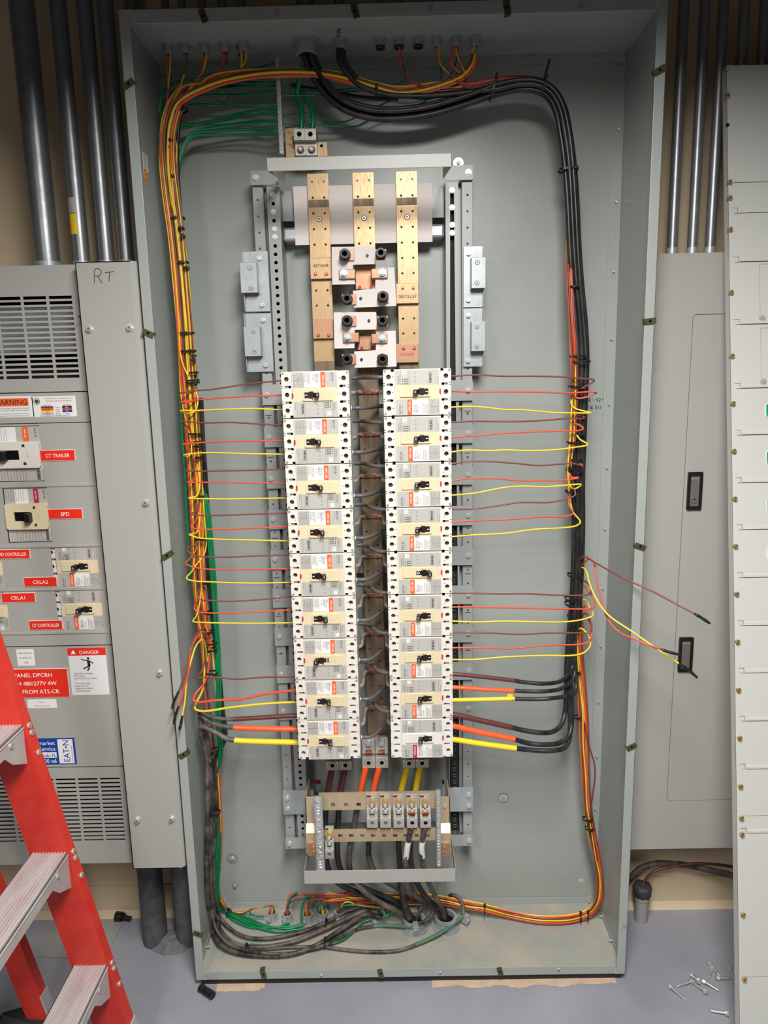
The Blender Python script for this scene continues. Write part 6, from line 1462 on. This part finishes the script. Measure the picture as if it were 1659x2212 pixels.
for j, (rad, hh) in enumerate(((.0215, .080), (.026, .090), (.0268, .106), (.0235, .112), (.010, .113))):
    for k in range(18): t = 2*math.pi*k/18; q = rad*(1+rr.uniform(-.06, .06)); vs.append((q*math.cos(t), q*math.sin(t), hh+rr.uniform(-.002, .002)))
for j in range(4):
    for k in range(18): fs.append((j*18+k, j*18+(k+1) % 18, (j+1)*18+(k+1) % 18, (j+1)*18+k))
fs.append(tuple(72+k for k in range(18)))
b = MB(); b.add(vs, fs, DSEAL, True); b.build('duct_seal_plug', st)
c7l = lambda x, y: (1300+x/3.936, 1650+y/3.936)
wire([Vector((sx_, sy_, .11))]+[P(*c7l(*q), .215) for q in ((362, 1000), (400, 950), (480, 900), (600, 872), (760, 850), (900, 850), (1130, 880), (1300, 940))], .0042, mat('bare_copper_wire', rgb(112, 70, 56), .4, .5), 'bare copper ground wire rising from the plugged conduit stub', 'bare_wire', n=8)
wire([Vector((.585, .235, .03))]+[P(*c7l(*q), .225) for q in ((250, 960), (330, 890), (450, 850), (600, 850), (760, 868), (900, 900), (1120, 950), (1350, 1010), (1600, 1100))]+[Vector((1.0, .23, .01))], .0085, W_DU, 'thick black cable arching along the wall right of the cabinet', 'power_cable', 'cable', n=10)
# ------------------------------------------------------------------ loose bits on the floor
def loose_screw(h, t, label, k):
    a = P(*c7l(*h), .006, 'z'); c = P(*c7l(*t), .0045, 'z'); d = (c-a); L = .040; d.z = 0; d = d.normalized()
    ln = min(max((c-a).length, .022), .045)
    ang = math.atan2(d.y, d.x)
    r = tag(thing('hex_screw', (a.x, a.y, .0), (0, 0, ang)), label, 'screw', 'loose screws on the floor')
    tip = .0035; hz = .0078
    b = MB().cyl((0, 0, hz), (-.0055, 0, hz+.0008), .0055, STEEL, 6); b.cyl((.0018, 0, hz-.0002), (0, 0, hz), .0076, STEEL, 18); b.build('hex_head', r)
    b = MB().cyl((.0015, 0, hz-.0002), (ln-.006, 0, tip), .0030, GALV, 10); b.cyl((ln-.006, 0, tip), (ln, 0, tip-.0006), .0030, GALV, 10, r1=.0006)
    for q in range(12):
        u = .006+q*(ln-.012)/12; zz = hz+(tip-hz)*u/ln; b.ring((u, 0, zz), (u+.0007, 0, zz), .0035, .0028, GALV, 10)
    b.build('threaded_shank', r)
SC = [((925, 1712), (1003, 1800), 'uppermost loose screw of the pile, pointing to lower right'), ((935, 1740), (908, 1822), 'loose screw pointing down beside the uppermost screw'), ((1085, 1750), (1138, 1872), 'loose screw nearest the leaning dead front'), ((985, 1825), (1100, 1822), 'loose screw lying level with its tip to the right'),
      ((757, 1855), (638, 1887), 'loose screw with its tip pointing left'), ((772, 1810), (850, 1870), 'loose screw behind the middle of the pile'), ((875, 1860), (1015, 1935), 'long loose screw at the middle right of the pile'), ((880, 1938), (772, 1858), 'loose screw at the pile centre with its head at lower right'),
      ((590, 1905), (712, 2005), 'leftmost loose screw on the floor'), ((1057, 2125), (908, 2092), 'loose screw lying alone below the pile'), ((822, 1850), (808, 1795), 'loose screw with its head towards the camera in the middle')]
for k, (h, t, lab) in enumerate(SC): loose_screw(h, t, lab, k)
def debris(pts, rads, loc, label, m=BLACKP):
    r = tag(thing('rubber_boot', loc), label, 'rubber cap')
    b = MB(); vs = [Vector(p) for p in pts]
    for i in range(len(vs)-1): b.cyl(vs[i], vs[i+1], rads[i], m, 14, r1=rads[i+1])
    b.build('boot', r, .001)
a = P(250, 1979, .014, 'z'); debris([(0, 0, .014), (.020, -.002, .013), (.022, -.002, .0105), (.046, -.006, .0088)], [.0135, .0135, .0082, .0072], (a.x, a.y, 0), 'black rubber boot lying on the floor left of the thick conduits', BLACKP)
a = P(436, 2124, .012, 'z'); debris([(0, 0, .010), (.014, -.010, .010), (.016, -.012, .010), (.038, -.026, .010)], [.011, .0085, .0100, .0098], (a.x, -.012, 0), 'black rubber boot on the floor under the lower left cabinet corner')
q = [P(79, 2067, .002, 'z'), P(150, 2070, .002, 'z'), P(238, 2050, .002, 'z'), P(265, 1993, .002, 'z'), P(118, 1991, .002, 'z')]; o0 = q[0]
b = MB(); n = len(q); b.add([(p.x-o0.x, p.y-o0.y, .0035) for p in q]+[(p.x-o0.x, p.y-o0.y, .001) for p in q], [tuple(range(n)), tuple(range(2*n-1, n-1, -1))]+[(k, (k+1) % n, (k+1) % n+n, k+n) for k in range(n)], COVERD)
o = b.build('loose_cover_sheet'); o.location = (o0.x, o0.y, 0); tag(o, 'thin grey sheet metal cover lying on the floor behind the ladder', 'cover sheet')
# ------------------------------------------------------------------ ladder
# far rail: bottom (-.631,-.2115,0), leaning left and towards the room going up
def rail_pt(z): return Vector((-.6306-.1290*z, -.2116-.1265*z, z))
ld = tag(thing('step_ladder', (-.70, -.45, 0)), 'red fibreglass step ladder with grooved aluminium treads at the lower left', 'ladder')
Lo = Vector((-.70, -.45, 0))
def rail(off, x_w, z0, z1, nm, near=False, flange=1):
    """C-shaped rail: web faces -y (towards the treads), flanges go to +y"""
    b = MB(); f = 1 if not near else -1; FLG = .028*f; TH = .004
    def sec(z):
        p = rail_pt(z)+off; p = p-Lo
        return [(p.x, p.y, p.z), (p.x-x_w, p.y, p.z), (p.x-x_w, p.y+FLG, p.z), (p.x-x_w+TH, p.y+FLG, p.z), (p.x-x_w+TH, p.y+TH*f, p.z), (p.x-TH, p.y+TH*f, p.z), (p.x-TH, p.y+FLG, p.z), (p.x, p.y+FLG, p.z)]
    a, c = sec(z0), sec(z1); n = 8
    b.add(a+c, [(k, (k+1) % n, (k+1) % n+n, k+n) for k in range(n)]+[tuple(range(n-1, -1, -1)), tuple(range(n, 2*n))], LRED)
    return b.build(nm, ld)
rail(Vector((0, 0, 0)), .082, .03, 1.60, 'front_rail')
rail(Vector((0, -.62, 0)), .082, .03, 1.05, 'front_rail', True)
RB = P(91, 2140, -.10)
ro = Vector((P(91, 2140, -.13).x-rail_pt(P(91, 2140, -.13).z).x, .085, 0))
rr0 = rail(ro, .055, .04, 1.30, 'rear_rail')
rail(ro+Vector((0, -.70, 0)), .055, .04, .9, 'rear_rail', True)
for k in range(1, 4):
    z = .2965+.305*(k-1)
    pr = rail_pt(z)-Lo; y1 = pr.y+.002; y0 = pr.y-.60+.02*k
    xf = pr.x-.002; xb = pr.x-.078
    b = MB().box(xb, xf, y0, y1, z-.003, z, ALUL)
    ng = 11
    for q in range(ng):
        xx = xb+.004+q*(xf-xb-.010)/(ng-1); b.box(xx, xx+.0030, y0, y1, z, z+.0034, ALUL)
    b.box(xf-.003, xf, y0, y1, z-.030, z, ALUL); b.box(xb, xb+.003, y0, y1, z-.030, z, ALUL); b.box(xf, xf+.002, y0, y1, z-.006, z-.0035, ALUL)
    t = b.build('tread', ld, .0007)
    v = [(xf, y1-.002, z-.030), (xf, y1-.075, z-.030), (xf, y1-.05, z-.055), (xf, y1-.002, z-.080)]
    b = MB().add(v+[(a_-.002, c_, d_) for a_, c_, d_ in v], [(3, 2, 1, 0), (4, 5, 6, 7), (0, 1, 5, 4), (1, 2, 6, 5), (2, 3, 7, 6), (3, 0, 4, 7)], ALUL)

    b.build('corner_brace', t)
    MB().cyl((xf, y1-.05, z-.016), (xf+.003, y1-.05, z-.016), .006, ALU, 14).build('rivet', t)
    for dz in (-.008, -.024, -.070):
        p = rail_pt(z+dz)-Lo; MB().cyl((p.x-.0005, p.y+.016, p.z), (p.x+.003, p.y+.016, p.z), .0062, ALU, 16).build('rail_rivet', ld)
for off, xw in ((Vector((0, 0, 0)), .082), (ro, .055)):
    p0, p1 = rail_pt(.012)+off-Lo, rail_pt(.115)+off-Lo
    b = MB(); t = .002; ex = .0025
    v = []
    for p in (p0, p1): v += [(p.x+ex, p.y-.002, p.z), (p.x+ex, p.y+.031, p.z), (p.x-.002, p.y+.031, p.z), (p.x-.002, p.y-.002, p.z)]
    b.add(v, [(0, 1, 5, 4), (1, 2, 6, 5), (2, 3, 7, 6), (3, 0, 4, 7), (0, 3, 2, 1), (4, 5, 6, 7)], ALUL); b.build('foot_bracket', ld)
    p = rail_pt(0)+off-Lo; MB().box(p.x-xw-.006, p.x+.006, p.y-.030, p.y+.034, 0, .030, BLACKP).build('rubber_foot', ld, .004)

b = MB(); p = P(20, 2195, .03, 'z')
v = [P(0, 2185, .06, 'z'), P(92, 2160, .06, 'z'), P(96, 2225, .03, 'z'), P(-20, 2240, .03, 'z')]
b.add([tuple(q-v[0]) for q in v]+[(q.x-v[0].x, q.y-v[0].y, -v[0].z) for q in v], [(0, 1, 2, 3), (0, 4, 5, 1), (1, 5, 6, 2), (2, 6, 7, 3), (3, 7, 4, 0), (7, 6, 5, 4)], BLACKP)
o = b.build('tool_bag', None, .008); o.location = v[0]; tag(o, 'black bag at the bottom left corner beneath the ladder', 'bag')
